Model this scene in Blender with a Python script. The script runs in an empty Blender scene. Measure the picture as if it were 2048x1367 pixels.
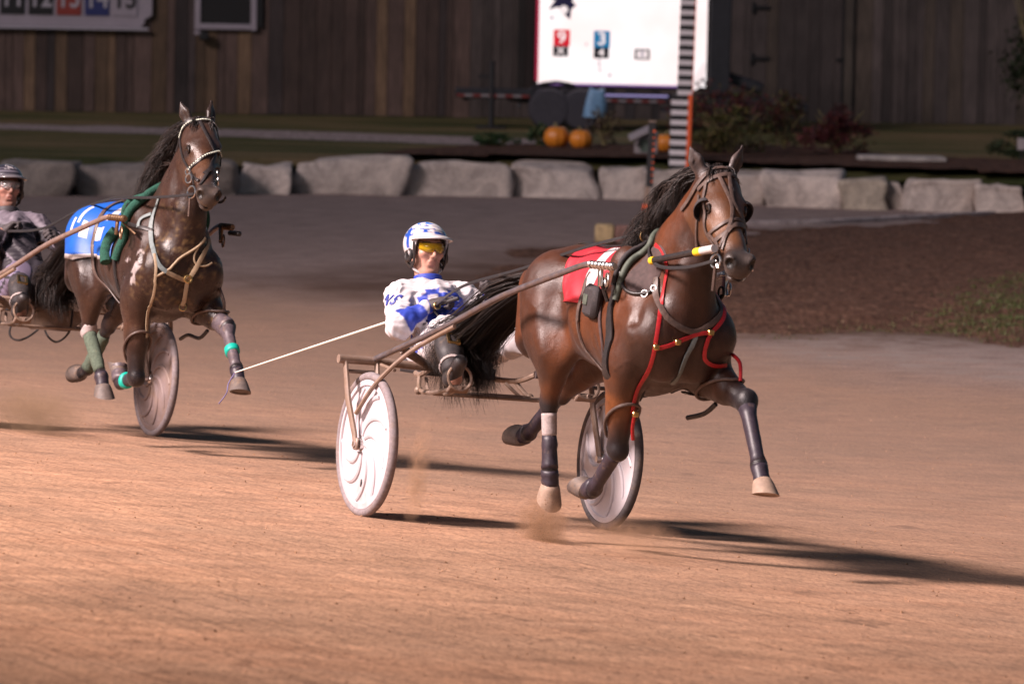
# Harness race at night: two trotters with sulkies on a banked dirt track
import bpy, math, random
import numpy as np
from math import radians, sin, cos, pi, sqrt
from mathutils import Vector, Matrix, noise
from mathutils.bvhtree import BVHTree
from mathutils.geometry import tessellate_polygon

scene = bpy.context.scene
# ------------------------------------------------------------------ camera
cam_d = bpy.data.cameras.new("camera")
cam = bpy.data.objects.new("camera", cam_d)
scene.collection.objects.link(cam)
scene.camera = cam
cam_d.sensor_width = 36.0
cam_d.lens = 176.2
cam_d.clip_start = 0.5
cam_d.clip_end = 2000
CAMP = Vector((0, 0, 3.6))
_p = radians(-4.58); _r = radians(1.2)
_f = Vector((0, cos(_p), sin(_p))); _r0 = Vector((1, 0, 0)); _u0 = _r0.cross(_f)
_rt = _r0 * cos(_r) + _u0 * sin(_r); _up = _u0 * cos(_r) - _r0 * sin(_r)
cam.matrix_world = Matrix(((_rt.x, _up.x, -_f.x, CAMP.x), (_rt.y, _up.y, -_f.y, CAMP.y), (_rt.z, _up.z, -_f.z, CAMP.z), (0, 0, 0, 1)))
cam_d.dof.use_dof = True
cam_d.dof.focus_distance = 25.5
cam_d.dof.aperture_fstop = 4.8
# ------------------------------------------------------------------ light
SUN_EL, SUN_AZ = 28.0, 230.0      # weak wash: elevation; direction towards it, degrees from +X counter-clockwise
WASH = .88
FLOOD_POS, FLOOD_AIM, FLOOD = (-21.0, 17.0, 20.5), (-0.5, 31.0, 0.5), 76000.0
world = bpy.data.worlds.new("World"); scene.world = world
world.use_nodes = True
wn = world.node_tree
sky = wn.nodes.new("ShaderNodeTexSky"); sky.sky_type = 'NISHITA'; sky.sun_disc = False
sky.sun_elevation = radians(SUN_EL); sky.sun_rotation = radians(90 - SUN_AZ)
bg = wn.nodes["Background"]; bg.inputs["Strength"].default_value = 0.022
wn.links.new(sky.outputs[0], bg.inputs[0])
# weak wash from the grandstand side, and the track's own floodlight mast off to the left
sd = bpy.data.lights.new("grandstand_sun", 'SUN'); sd.energy = WASH; sd.angle = radians(12); sd.color = (1.0, 0.84, 0.86)
so = bpy.data.objects.new("grandstand_sun", sd); scene.collection.objects.link(so)
tolight = Vector((cos(radians(SUN_EL)) * cos(radians(SUN_AZ)), cos(radians(SUN_EL)) * sin(radians(SUN_AZ)), sin(radians(SUN_EL))))
so.rotation_euler = tolight.to_track_quat('Z', 'Y').to_euler()
so.location = (-12, -30, 20)
fd_ = bpy.data.lights.new("track_floodlight", 'SPOT'); fd_.energy = FLOOD; fd_.shadow_soft_size = 2.6; fd_.color = (1.0, 0.81, 0.77)
fd_.spot_size = radians(75); fd_.spot_blend = 1.0
fo_ = bpy.data.objects.new("track_floodlight", fd_); scene.collection.objects.link(fo_)
fo_.location = FLOOD_POS
fo_.rotation_euler = (Vector(FLOOD_POS) - Vector(FLOOD_AIM)).to_track_quat('Z', 'Y').to_euler()
scene.view_settings.view_transform = 'Standard'
scene.view_settings.look = 'None'
scene.view_settings.exposure = 0.70
scene.view_settings.gamma = 1.0
random.seed(7); np.random.seed(7)
# ------------------------------------------------------------------ helpers
COL = scene.collection
I4 = Matrix.Identity(4)

def tag(o, label=None, cat=None, group=None, kind=None):
    if label: o["label"] = label
    if cat: o["category"] = cat
    if group: o["group"] = group
    if kind: o["kind"] = kind
    return o

def thing(name, label, cat, mat=I4, group=None):
    o = bpy.data.objects.new(name, None); COL.objects.link(o); o.matrix_world = mat
    o.empty_display_size = 0.2
    return tag(o, label, cat, group)

def mesh_obj(name, verts, faces, mat, parent=None, smooth=True, cols=None, world=None, mats=None, midx=None):
    me = bpy.data.meshes.new(name)
    if isinstance(verts, np.ndarray) and isinstance(faces, np.ndarray):
        nv, nf, k = len(verts), len(faces), faces.shape[1]
        me.vertices.add(nv); me.vertices.foreach_set("co", verts.astype(np.float32).ravel())
        me.loops.add(nf * k); me.loops.foreach_set("vertex_index", faces.astype(np.int32).ravel())
        me.polygons.add(nf); me.polygons.foreach_set("loop_start", np.arange(0, nf * k, k, dtype=np.int32))
        me.update(calc_edges=True)
    else:
        me.from_pydata([tuple(v) for v in verts], [], [tuple(f) for f in faces])
    if cols is not None:
        a = me.color_attributes.new("Col", 'FLOAT_COLOR', 'POINT')
        c4 = np.ones((len(me.vertices), 4), np.float32); c4[:, :3] = np.asarray(cols)[:, :3]
        a.data.foreach_set("color", c4.ravel())
    if mats:
        for m in mats: me.materials.append(m)
        if midx is not None: me.polygons.foreach_set("material_index", np.asarray(midx, np.int32))
    else:
        me.materials.append(mat)
    if smooth: me.polygons.foreach_set("use_smooth", np.ones(len(me.polygons), bool))
    me.validate(); me.update()
    o = bpy.data.objects.new(name, me); COL.objects.link(o)
    if parent is not None: o.parent = parent
    elif world is not None: o.matrix_world = world
    return o

class MB:
    """collects shapes into one mesh"""
    def __init__(s): s.v = []; s.f = []; s.c = []; s.sm = True
    def add(s, vs, fs, col=None):
        b = len(s.v); s.v.extend([tuple(v) for v in vs]); s.f.extend([tuple(i + b for i in f) for f in fs])
        s.c.extend([col if col else (1, 1, 1)] * len(vs)); return s
    def box(s, c, size, rot=None, col=None, bev=0.0):
        hx, hy, hz = size[0] / 2, size[1] / 2, size[2] / 2
        if bev > 0:
            b = min(bev, hx * .9, hy * .9, hz * .9); vs = []; ids = {}
            for sx in (-1, 1):
                for sy in (-1, 1):
                    for sz in (-1, 1):
                        for a in range(3):
                            p = [sx * (hx - b), sy * (hy - b), sz * (hz - b)]
                            p[a] += (sx, sy, sz)[a] * b; ids[(sx, sy, sz, a)] = len(vs); vs.append(Vector(p))
            fs = []
            for a in range(3):
                o1, o2 = [(1, 2), (2, 0), (0, 1)][a]
                for sg in (-1, 1):
                    q = []
                    for u, w in ((-1, -1), (1, -1), (1, 1), (-1, 1)):
                        k = [0, 0, 0]; k[a] = sg; k[o1] = u; k[o2] = w; q.append(ids[(k[0], k[1], k[2], a)])
                    fs.append(q if sg > 0 else q[::-1])
                for u in (-1, 1):
                    for w in (-1, 1):
                        k0 = [0, 0, 0]; k1 = [0, 0, 0]; k0[o1] = k1[o1] = u; k0[o2] = k1[o2] = w; k0[a] = -1; k1[a] = 1
                        q = [ids[(*k0, o1)], ids[(*k1, o1)], ids[(*k1, o2)], ids[(*k0, o2)]]
                        fs.append(q if u * w < 0 else q[::-1])
            for sx in (-1, 1):
                for sy in (-1, 1):
                    for sz in (-1, 1):
                        q = [ids[(sx, sy, sz, a)] for a in range(3)]; fs.append(q if sx * sy * sz > 0 else q[::-1])
        else:
            vs = [Vector((sx * hx, sy * hy, sz * hz)) for sx in (-1, 1) for sy in (-1, 1) for sz in (-1, 1)]
            fs = [(0, 1, 3, 2), (4, 6, 7, 5), (0, 4, 5, 1), (2, 3, 7, 6), (0, 2, 6, 4), (1, 5, 7, 3)]
        c = Vector(c)
        vs = [(rot @ v if rot else v) + c for v in vs]
        return s.add(vs, fs, col)
    def tube(s, pts, r, n=8, col=None, cap=True, flat=1.0, fdir=None):
        pts = [Vector(p) for p in pts]; m = len(pts)
        if not hasattr(r, '__len__'): r = [r] * m
        vs = []; fs = []; pn = None
        for i, p in enumerate(pts):
            t = (pts[min(i + 1, m - 1)] - pts[max(i - 1, 0)])
            t = t.normalized() if t.length > 1e-9 else Vector((0, 0, 1))
            if fdir is not None: a = Vector(fdir) - t * t.dot(Vector(fdir))
            elif pn is None: a = t.orthogonal()
            else: a = pn - t * t.dot(pn)
            if a.length < 1e-6: a = t.orthogonal()
            a.normalize(); pn = a; b = t.cross(a)
            for k in range(n):
                an = 2 * pi * k / n
                vs.append(p + a * (cos(an) * r[i] * flat) + b * (sin(an) * r[i]))
        for i in range(m - 1):
            for k in range(n):
                fs.append((i * n + k, i * n + (k + 1) % n, (i + 1) * n + (k + 1) % n, (i + 1) * n + k))
        if cap:
            fs.append(tuple(range(n))[::-1]); fs.append(tuple((m - 1) * n + k for k in range(n)))
        return s.add(vs, fs, col)
    def ribbon(s, pts, nrm, w, t=.003, col=None, lift=0.002):
        """flat strap lying on a surface: width w, thickness t"""
        pts = [Vector(p) for p in pts]; m = len(pts); vs = []; fs = []
        for i, p in enumerate(pts):
            tg = (pts[min(i + 1, m - 1)] - pts[max(i - 1, 0)])
            if tg.length < 1e-9: tg = Vector((1, 0, 0))
            tg.normalize(); n = Vector(nrm[i]); n = n - tg * tg.dot(n)
            if n.length < 1e-6: n = tg.orthogonal()
            n.normalize(); sd = tg.cross(n)
            ww = (w[i] if hasattr(w, '__len__') else w) / 2
            for (a, h) in ((-1, lift), (1, lift), (1, lift + t), (.0, lift + t * 1.5), (-1, lift + t)):
                vs.append(p + sd * (a * ww) + n * h)
        for i in range(m - 1):
            for k in range(5): fs.append((i * 5 + k, (i + 1) * 5 + k, (i + 1) * 5 + (k + 1) % 5, i * 5 + (k + 1) % 5))
        fs.append((0, 1, 2, 3, 4)); fs.append(tuple((m - 1) * 5 + k for k in (4, 3, 2, 1, 0)))
        return s.add(vs, fs, col)
    def lathe(s, prof, axis_o, axis_d, n=24, col=None, closed=False, ref=None, sq=1.0):
        """profile list of (radius, height along axis)"""
        o = Vector(axis_o); d = Vector(axis_d).normalized()
        a = (Vector(ref) - d * d.dot(Vector(ref))).normalized() if ref is not None else d.orthogonal().normalized()
        b = d.cross(a); vs = []; fs = []; m = len(prof)
        for (r, h) in prof:
            for k in range(n):
                an = 2 * pi * k / n; vs.append(o + d * h + a * (cos(an) * r) + b * (sin(an) * r * sq))
        for i in range(m - 1 + (1 if closed else 0)):
            j = (i + 1) % m
            for k in range(n): fs.append((i * n + k, i * n + (k + 1) % n, j * n + (k + 1) % n, j * n + k))
        if not closed:
            if prof[0][0] > 1e-5: fs.append(tuple(range(n))[::-1])
            if prof[-1][0] > 1e-5: fs.append(tuple((m - 1) * n + k for k in range(n)))
        return s.add(vs, fs, col)
    def ball(s, c, r, n=12, m=8, col=None, rot=None):
        if not hasattr(r, '__len__'): r = (r, r, r)
        vs = []; fs = []; c = Vector(c)
        for i in range(m + 1):
            th = pi * i / m
            for k in range(n):
                ph = 2 * pi * k / n; v = Vector((sin(th) * cos(ph) * r[0], sin(th) * sin(ph) * r[1], cos(th) * r[2]))
                vs.append((rot @ v if rot else v) + c)
        for i in range(m):
            for k in range(n): fs.append((i * n + k, (i + 1) * n + k, (i + 1) * n + (k + 1) % n, i * n + (k + 1) % n))
        return s.add(vs, fs, col)
    def ring(s, c, axis, R, r, n=20, m=6, col=None):
        d = Vector(axis).normalized(); a = d.orthogonal().normalized(); b = d.cross(a)
        pts = [Vector(c) + a * (R * cos(2 * pi * k / n)) + b * (R * sin(2 * pi * k / n)) for k in range(n)]
        vs = []; fs = []
        for k, p in enumerate(pts):
            o = (p - Vector(c)).normalized()
            for j in range(m): vs.append(p + o * (r * cos(2 * pi * j / m)) + d * (r * sin(2 * pi * j / m)))
        for k in range(n):
            for j in range(m): fs.append((k * m + j, ((k + 1) % n) * m + j, ((k + 1) % n) * m + (j + 1) % m, k * m + (j + 1) % m))
        return s.add(vs, fs, col)
    def build(s, name, mat, parent=None, smooth=True, cols=False, world=None):
        o = mesh_obj(name, s.v, s.f, mat, parent, smooth, np.array(s.c) if cols else None, world)
        if smooth:
            bmx = o.data
            try: bmx.set_sharp_from_angle(angle=radians(38))
            except Exception: pass
        return o

def catmull(pts, n=8):
    P = [Vector(p) for p in pts]; out = []
    for i in range(len(P) - 1):
        p0 = P[max(i - 1, 0)]; p1 = P[i]; p2 = P[i + 1]; p3 = P[min(i + 2, len(P) - 1)]
        for k in range(n):
            t = k / n
            out.append(0.5 * ((2 * p1) + (p2 - p0) * t + (2 * p0 - 5 * p1 + 4 * p2 - p3) * t * t + (3 * p1 - p0 - 3 * p2 + p3) * t ** 3))
    out.append(P[-1]); return out

# ---------------- signed-distance modelling (organic bodies) -------------
class Field:
    def __init__(s, lo, hi, h):
        s.lo = np.array(lo, float); s.h = h
        s.n = tuple(int(math.ceil((b - a) / h)) + 1 for a, b in zip(lo, hi))
        s.v = np.full(s.n, 1.0, np.float32)
    def loc(s, lo, hi):
        a = [max(0, int((l - o) / s.h)) for l, o in zip(lo, s.lo)]
        b = [min(n, int((l - o) / s.h) + 2) for l, o, n in zip(hi, s.lo, s.n)]
        if any(x >= y for x, y in zip(a, b)): return None
        sl = tuple(slice(x, y) for x, y in zip(a, b))
        g = np.meshgrid(*[s.lo[i] + s.h * np.arange(a[i], b[i]) for i in range(3)], indexing='ij')
        return sl, np.stack(g, -1).astype(np.float32)
    def comb(s, sl, d, k, sub=False):
        v = s.v[sl]
        if sub:
            h = np.maximum(k - np.abs(v + d), 0) / max(k, 1e-6); s.v[sl] = np.maximum(v, -d) + h * h * k * .25
        else:
            h = np.maximum(k - np.abs(v - d), 0) / max(k, 1e-6); s.v[sl] = np.minimum(v, d) - h * h * k * .25
    def cone(s, a, b, ra, rb, k=.03, flat=None, sub=False):
        a = np.array(a, float); b = np.array(b, float); R = max(ra, rb) + k + 2 * s.h
        q = s.loc(np.minimum(a, b) - R, np.maximum(a, b) + R)
        if q is None: return s
        sl, P = q; ab = b - a; p = P - a
        L2 = max(float(ab @ ab), 1e-9); t = np.clip((p @ ab) / L2, 0, 1)
        w = p - t[..., None] * ab
        if flat is not None:
            ax = np.array(flat[0], float); ax /= np.linalg.norm(ax); f = flat[1]
            w = w + ((w @ ax) * (1 / f - 1))[..., None] * ax
            d = (np.linalg.norm(w, axis=-1) - (ra + (rb - ra) * t)) * (0.5 + 0.5 * f)
        else: d = np.linalg.norm(w, axis=-1) - (ra + (rb - ra) * t)
        s.comb(sl, d, k, sub); return s
    def chain(s, pts, rs, k=.03, flat=None):
        for i in range(len(pts) - 1): s.cone(pts[i], pts[i + 1], rs[i], rs[i + 1], k, flat)
        return s
    def ell(s, c, r, k=.03, rot=None, sub=False):
        c = np.array(c, float); r = np.array(r, float); R = r.max() + k + 2 * s.h
        if rot is None: q = s.loc(c - r - k - 2 * s.h, c + r + k + 2 * s.h)
        else: q = s.loc(c - R, c + R)
        if q is None: return s
        sl, P = q; p = P - c
        if rot is not None: p = p @ np.array(rot)
        k0 = np.linalg.norm(p / r, axis=-1); k1 = np.linalg.norm(p / (r * r), axis=-1)
        s.comb(sl, np.where(k1 > 1e-6, k0 * (k0 - 1) / np.maximum(k1, 1e-6), -r.min()), k, sub); return s
    def mesh(s, smooth=1):
        v = s.v; v = np.where(v == 0, 1e-6, v); ng = v < 0
        n = np.array(v.shape) - 1
        acc = np.zeros(tuple(n) + (3,), np.float32); cnt = np.zeros(tuple(n), np.int16)
        for ax in range(3):
            o1, o2 = [(1, 2), (0, 2), (0, 1)][ax]
            for i in (0, 1):
                for j in (0, 1):
                    st = [0, 0, 0]; st[o1] = i; st[o2] = j; en = list(st); en[ax] = 1
                    sa = tuple(slice(st[q], st[q] + n[q]) for q in range(3)); sb = tuple(slice(en[q], en[q] + n[q]) for q in range(3))
                    m = ng[sa] != ng[sb]; ii = np.nonzero(m); A = v[sa][ii]; B = v[sb][ii]; t = A / (A - B)
                    pos = np.zeros((len(t), 3), np.float32) + np.array(st, np.float32); pos[:, ax] += t
                    acc[ii] += pos; cnt[ii] += 1
        ii = np.nonzero(cnt); idx = np.full(cnt.shape, -1, np.int64); idx[ii] = np.arange(len(ii[0]))
        V = (acc[ii] / cnt[ii][:, None] + np.stack(ii, -1)) * s.h + s.lo
        F = []
        for ax in range(3):
            o1, o2 = [(1, 2), (2, 0), (0, 1)][ax]
            sa = [slice(None)] * 3; sb = [slice(None)] * 3; sa[ax] = slice(0, -1); sb[ax] = slice(1, None)
            m = ng[tuple(sa)] != ng[tuple(sb)]; e = np.stack(np.nonzero(m), -1)
            e = e[(e[:, o1] > 0) & (e[:, o2] > 0) & (e[:, o1] < n[o1]) & (e[:, o2] < n[o2])]
            def g(d1, d2):
                q = e.copy(); q[:, o1] -= d1; q[:, o2] -= d2; return idx[tuple(q.T)]
            Q = np.stack([g(1, 1), g(0, 1), g(0, 0), g(1, 0)], -1)
            fl = ng[tuple(e.T)]; Q[~fl] = Q[~fl][:, ::-1]; F.append(Q)
        F = np.concatenate(F)
        E = np.concatenate([F[:, [0, 1]], F[:, [1, 2]], F[:, [2, 3]], F[:, [3, 0]]])
        for _ in range(smooth):
            sm = np.zeros_like(V); c = np.zeros(len(V))
            np.add.at(sm, E[:, 0], V[E[:, 1]]); np.add.at(c, E[:, 0], 1)
            np.add.at(sm, E[:, 1], V[E[:, 0]]); np.add.at(c, E[:, 1], 1)
            V = V * .5 + .5 * sm / np.maximum(c, 1)[:, None]
        return V, F

def rot3(axis, deg): return np.array(Matrix.Rotation(radians(deg), 3, axis))

def vnoise(P, scale, seed=0.0, oct=2):
    out = np.empty(len(P))
    for i, p in enumerate(P):
        q = Vector((p[0] * scale + seed, p[1] * scale - seed, p[2] * scale + seed * .37)); a = noise.noise(q)
        if oct > 1: a += .5 * noise.noise(q * 2.1)
        out[i] = a
    return out

def vnormals(V, F):
    n = np.cross(V[F[:, 2]] - V[F[:, 0]], V[F[:, 3]] - V[F[:, 1]]); N = np.zeros_like(V)
    for k in range(4): np.add.at(N, F[:, k], n)
    return N / np.maximum(np.linalg.norm(N, axis=1), 1e-12)[:, None]

def sstep(a, b, x):
    t = np.clip((x - a) / (b - a), 0, 1); return t * t * (3 - 2 * t)

# ------------------------------------------------------------------ materials
def newmat(name):
    m = bpy.data.materials.new(name); m.use_nodes = True
    return m, m.node_tree, m.node_tree.nodes["Principled BSDF"]

def noise_node(nt, scale, detail=4, rough=.6, vec=None, dist=0.0):
    n = nt.nodes.new("ShaderNodeTexNoise"); n.inputs["Scale"].default_value = scale
    n.inputs["Detail"].default_value = detail; n.inputs["Roughness"].default_value = rough; n.inputs["Distortion"].default_value = dist
    if vec is not None: nt.links.new(vec, n.inputs["Vector"])
    return n

def mapping(nt, out, sc):
    m = nt.nodes.new("ShaderNodeMapping"); m.inputs["Scale"].default_value = sc
    nt.links.new(out, m.inputs["Vector"]); return m.outputs[0]

def ramp(nt, fac, stops):
    r = nt.nodes.new("ShaderNodeValToRGB"); e = r.color_ramp.elements
    while len(e) < len(stops): e.new(0.5)
    for el, (p, c) in zip(e, stops): el.position = p; el.color = (*c, 1) if len(c) == 3 else c
    nt.links.new(fac, r.inputs[0]); return r.outputs[0]

def mixc(nt, fac, a, b, mode='MIX'):
    m = nt.nodes.new("ShaderNodeMix"); m.data_type = 'RGBA'; m.blend_type = mode
    for sock, val in ((m.inputs[0], fac), (m.inputs[6], a), (m.inputs[7], b)):
        if isinstance(val, (int, float)): sock.default_value = val
        elif isinstance(val, tuple): sock.default_value = (*val, 1)
        else: nt.links.new(val, sock)
    return m.outputs[2]

def mathn(nt, op, a, b=0.0, clamp=False):
    m = nt.nodes.new("ShaderNodeMath"); m.operation = op; m.use_clamp = clamp
    for s_, v_ in zip(m.inputs, (a, b)):
        if isinstance(v_, (int, float)): s_.default_value = v_
        else: nt.links.new(v_, s_)
    return m.outputs[0]

def bump(nt, bs, h, strength=.3, dist=.01):
    b = nt.nodes.new("ShaderNodeBump"); b.inputs["Strength"].default_value = strength; b.inputs["Distance"].default_value = dist
    nt.links.new(h, b.inputs["Height"]); nt.links.new(b.outputs[0], bs.inputs["Normal"])

def simple(name, col, rough=.6, metal=0.0, var=.25, nscale=40, bmp=.15, bdist=.002, dirt=None, spec=.5, usecol=False, coat=0.0):
    m, nt, bs = newmat(name)
    tc = nt.nodes.new("ShaderNodeTexCoord").outputs["Object"]
    n = noise_node(nt, nscale, 5, .65, tc)
    if usecol:
        at = nt.nodes.new("ShaderNodeVertexColor"); at.layer_name = "Col"; base = at.outputs[0]
    else:
        rg = nt.nodes.new("ShaderNodeRGB"); rg.outputs[0].default_value = (*col, 1); base = rg.outputs[0]
    f = ramp(nt, n.outputs[0], [(.3, (1 - var,) * 3), (.7, (1 + var * .6,) * 3)])
    c = mixc(nt, 1.0, base, f, 'MULTIPLY')
    if dirt:
        n2 = noise_node(nt, dirt[1], 6, .7, tc); k = ramp(nt, n2.outputs[0], [(dirt[2], (0, 0, 0)), (dirt[2] + .2, (dirt[3],) * 3)])
        c = mixc(nt, k, c, dirt[0])
    nt.links.new(c, bs.inputs["Base Color"])
    bs.inputs["Roughness"].default_value = rough; bs.inputs["Metallic"].default_value = metal
    bs.inputs["Specular IOR Level"].default_value = spec; bs.inputs["Coat Weight"].default_value = coat
    if bmp: bump(nt, bs, n.outputs[0], bmp, bdist)
    return m

DUST = (.20, .13, .085)
M = {}
M['black_leather'] = simple('black_leather', (.022, .018, .018), .42, 0, .4, 60, .2, .001, (DUST, 30, .62, .35))
M['brown_leather'] = simple('brown_leather', (.085, .055, .045), .5, 0, .4, 60, .2, .001, (DUST, 30, .55, .5))
M['tan_leather'] = simple('tan_leather', (.30, .22, .14), .6, 0, .3, 60, .2, .001)
M['grey_strap'] = simple('grey_strap', (.16, .19, .19), .6, 0, .3, 60, .2, .001)
M['red_strap'] = simple('red_strap', (.38, .014, .018), .4, 0, .3, 60, .1, .001, (DUST, 40, .64, .4))
M['steel'] = simple('steel', (.75, .72, .70), .28, 1.0, .15, 90, .05, .001)
M['brass'] = simple('brass', (.75, .50, .20), .3, 1.0, .15, 90, .05, .001)
M['sulky_paint'] = simple('sulky_paint', (.24, .17, .135), .5, .15, .35, 25, .2, .001, (DUST, 9, .45, .8))
M['shaft_paint'] = simple('shaft_paint', (.17, .14, .145), .32, .5, .35, 25, .15, .001, (DUST, 14, .5, .7))
M['shaft_beige'] = simple('shaft_beige', (.22, .155, .135), .45, .2, .3, 25, .15, .001, (DUST, 14, .52, .7))
M['disc'] = simple('disc_plastic', (.46, .42, .445), .38, 0, .05, 6, .02, .002, (DUST, 5, .60, .45), coat=.2)
M['disc_dirty'] = simple('disc_plastic_dusty', (.22, .165, .16), .55, 0, .25, 6, .05, .002, (DUST, 5, .45, .6))
M['tyre'] = simple('tyre_rubber', (.20, .165, .17), .8, 0, .3, 50, .3, .002, (DUST, 12, .5, .7))
M['tyre_black'] = simple('tyre_black', (.085, .072, .074), .75, 0, .3, 50, .3, .002, (DUST, 12, .5, .5))
M['foam_black'] = simple('black_fabric', (.03, .024, .026), .8, 0, .4, 80, .3, .002, (DUST, 20, .58, .4))
M['green_fleece'] = simple('green_fleece', (.012, .075, .05), .95, 0, .6, 130, 1.0, .006)
M['pad_green'] = simple('pad_green', (.07, .085, .065), .7, 0, .4, 50, .3, .002, (DUST, 30, .6, .5))
M['yellow'] = simple('yellow_tape', (.80, .52, .02), .5, 0, .1, 60, .05)
M['teal'] = simple('teal_tape', (.0, .36, .27), .5, 0, .2, 60, .1)
M['bandage'] = simple('bandage_green', (.075, .10, .07), .9, 0, .4, 70, .5, .003, (DUST, 25, .58, .5))
M['bandage_white'] = simple('bandage_white', (.34, .28, .27), .85, 0, .3, 70, .4, .003, (DUST, 25, .5, .5))
M['boot'] = simple('leg_boot', (.028, .02, .03), .5, 0, .4, 45, .3, .003, (DUST, 20, .56, .5))
M['hoof'] = simple('hoof_horn', (.30, .21, .155), .65, 0, .3, 30, .3, .002, (DUST, 18, .5, .5))
M['hoof_dark'] = simple('hoof_horn_dark', (.11, .085, .075), .65, 0, .35, 30, .3, .002, (DUST, 18, .5, .7))
M['eye'] = simple('eye_dark', (.012, .007, .005), .06, 0, .1, 10, 0)
M['white_tape'] = simple('white_tape', (.5, .46, .45), .5, 0, .1, 40, .05)
M['skin'] = simple('skin', (.58, .33, .25), .5, 0, .12, 60, .1, .0008, usecol=True)
M['glove'] = simple('glove_black', (.05, .04, .042), .75, 0, .4, 90, .4, .002)
M['cloth_col'] = simple('cloth_coloured', (1, 1, 1), .65, 0, .12, 14, .25, .004, usecol=True)
M['helmet'] = simple('helmet_shell', (1, 1, 1), .25, 0, .04, 10, .0, usecol=True, coat=.5)
M['bootleather'] = simple('boot_leather', (.035, .03, .031), .5, 0, .4, 50, .3, .002, (DUST, 20, .56, .45))
M['whip'] = simple('whip_white', (.62, .58, .50), .4, 0, .1, 30, .05)

def hair_mat(name, c0, c1, rough=.45):
    m, nt, bs = newmat(name)
    oi = nt.nodes.new("ShaderNodeVertexColor"); oi.layer_name = "Col"
    c = mixc(nt, oi.outputs[0], c0, c1); nt.links.new(c, bs.inputs["Base Color"])
    bs.inputs["Roughness"].default_value = rough; bs.inputs["Specular IOR Level"].default_value = .35
    return m
M['hair'] = hair_mat('horse_hair', (.007, .006, .006), (.050, .033, .027))

def coat_mat(name, rough0=.30, rough1=.56, dust=0.0):
    m, nt, bs = newmat(name)
    at = nt.nodes.new("ShaderNodeVertexColor"); at.layer_name = "Col"
    tc = nt.nodes.new("ShaderNodeTexCoord").outputs["Object"]
    fine = noise_node(nt, 260, 3, .7, mapping(nt, tc, (1, 1, .35)))
    mid = noise_node(nt, 9, 5, .6, tc)
    c = mixc(nt, 1.0, at.outputs[0], ramp(nt, fine.outputs[0], [(.25, (.72,) * 3), (.75, (1.25,) * 3)]), 'MULTIPLY')
    c = mixc(nt, 1.0, c, ramp(nt, mid.outputs[0], [(.3, (.72, .7, .68)), (.7, (1.22, 1.2, 1.2))]), 'MULTIPLY')
    if dust:
        sp = noise_node(nt, 75, 4, .8, tc)
        k = mathn(nt, 'MULTIPLY', ramp(nt, sp.outputs[0], [(.52, (0, 0, 0)), (.66, (1, 1, 1))]), ramp(nt, mid.outputs[0], [(.35, (0, 0, 0)), (.7, (dust,) * 3)]))
        c = mixc(nt, k, c, (.34, .24, .13))
    nt.links.new(c, bs.inputs["Base Color"])
    r = ramp(nt, noise_node(nt, 14, 4, .6, tc).outputs[0], [(.3, (rough0,) * 3), (.7, (rough1,) * 3)])
    nt.links.new(r, bs.inputs["Roughness"])
    bs.inputs["Specular IOR Level"].default_value = .42
    bs.inputs["Sheen Weight"].default_value = .05; bs.inputs["Sheen Roughness"].default_value = .4
    bump(nt, bs, mathn(nt, 'ADD', mathn(nt, 'MULTIPLY', fine.outputs[0], .5), noise_node(nt, 34, 6, .7, mapping(nt, tc, (1, 1, .5))).outputs[0]), .42, .006)
    return m
M['coat'] = coat_mat('bay_coat')
M['coat_dusty'] = coat_mat('bay_coat_dusty', .22, .50, .14)
# ------------------------------------------------------------------ the place
def ground_h(x, y):
    """banked turn that runs out into the flat infield (metres)"""
    p = np.minimum(2.0948 - 0.0620 * x - 0.0560 * y, 2.35); k = .35
    hh = np.maximum(k - np.abs(p), 0) / k
    return np.maximum(p, 0) + hh * hh * k * .25

def poly_sd(X, Y, poly):
    """signed distance to a polygon, positive inside"""
    d = np.full(X.shape, 1e9); ins = np.zeros(X.shape, bool); n = len(poly)
    for i in range(n):
        ax, ay = poly[i]; bx, by = poly[(i + 1) % n]
        ex, ey = bx - ax, by - ay; t = np.clip(((X - ax) * ex + (Y - ay) * ey) / (ex * ex + ey * ey), 0, 1)
        d = np.minimum(d, (X - ax - t * ex) ** 2 + (Y - ay - t * ey) ** 2)
        c = ((ay > Y) != (by > Y)); xi = ax + (Y - ay) * ex / (ey if abs(ey) > 1e-9 else 1e-9); ins ^= c & (X < xi)
    return np.where(ins, 1, -1) * np.sqrt(d)

TRACK = [(-30, 47), (-14, 50.5), (-6.28, 51.2), (-3.7, 51.25), (-2.57, 50.86), (-1.1, 49.0), (.36, 47.6), (2.06, 45.1), (2.53, 43.9), (3.3, 42.5), (4.24, 41.3), (5.0, 40.3), (9, 36), (14, 31), (30, 15), (30, -40), (-30, -40)]
SOIL0 = [(-2.6, 51.6), (-1.9, 53.5), (-.9, 55.2), (-.16, 57.0), (1.02, 59.0), (14, 62), (14, 44), (2.08, 45.9), (.36, 48.2), (-1.1, 49.8), (-2.0, 50.8)]
SOIL = [(-.2, 52.0), (-.3, 55.0), (-.05, 57.2), (1.02, 59.2), (2.3, 62.2), (3.0, 63.5), (4.35, 64.9), (5.8, 67.1), (7.1, 69.3), (14, 69.5), (14, 40), (7.5, 44.2), (5.96, 46.0), (4.7, 45.8), (3.87, 46.9), (2.5, 46.5), (2.08, 45.7), (.9, 48.0), (.2, 50.2)]
GRASS = [(3.9, 46.9), (4.0, 48.2), (4.38, 50.1), (5.4, 53.3), (8, 55.3), (14, 52), (14, 41), (7, 44.6), (5.8, 45.6), (4.66, 45.6)]
STRIP = [(2.1, 45.3), (2.56, 46.3), (3.6, 46.7), (4.63, 45.5), (5.7, 44.9), (9, 41), (9, 38.2), (5.2, 41.0), (4.25, 41.6), (3.3, 42.9), (2.5, 43.8)]

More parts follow.
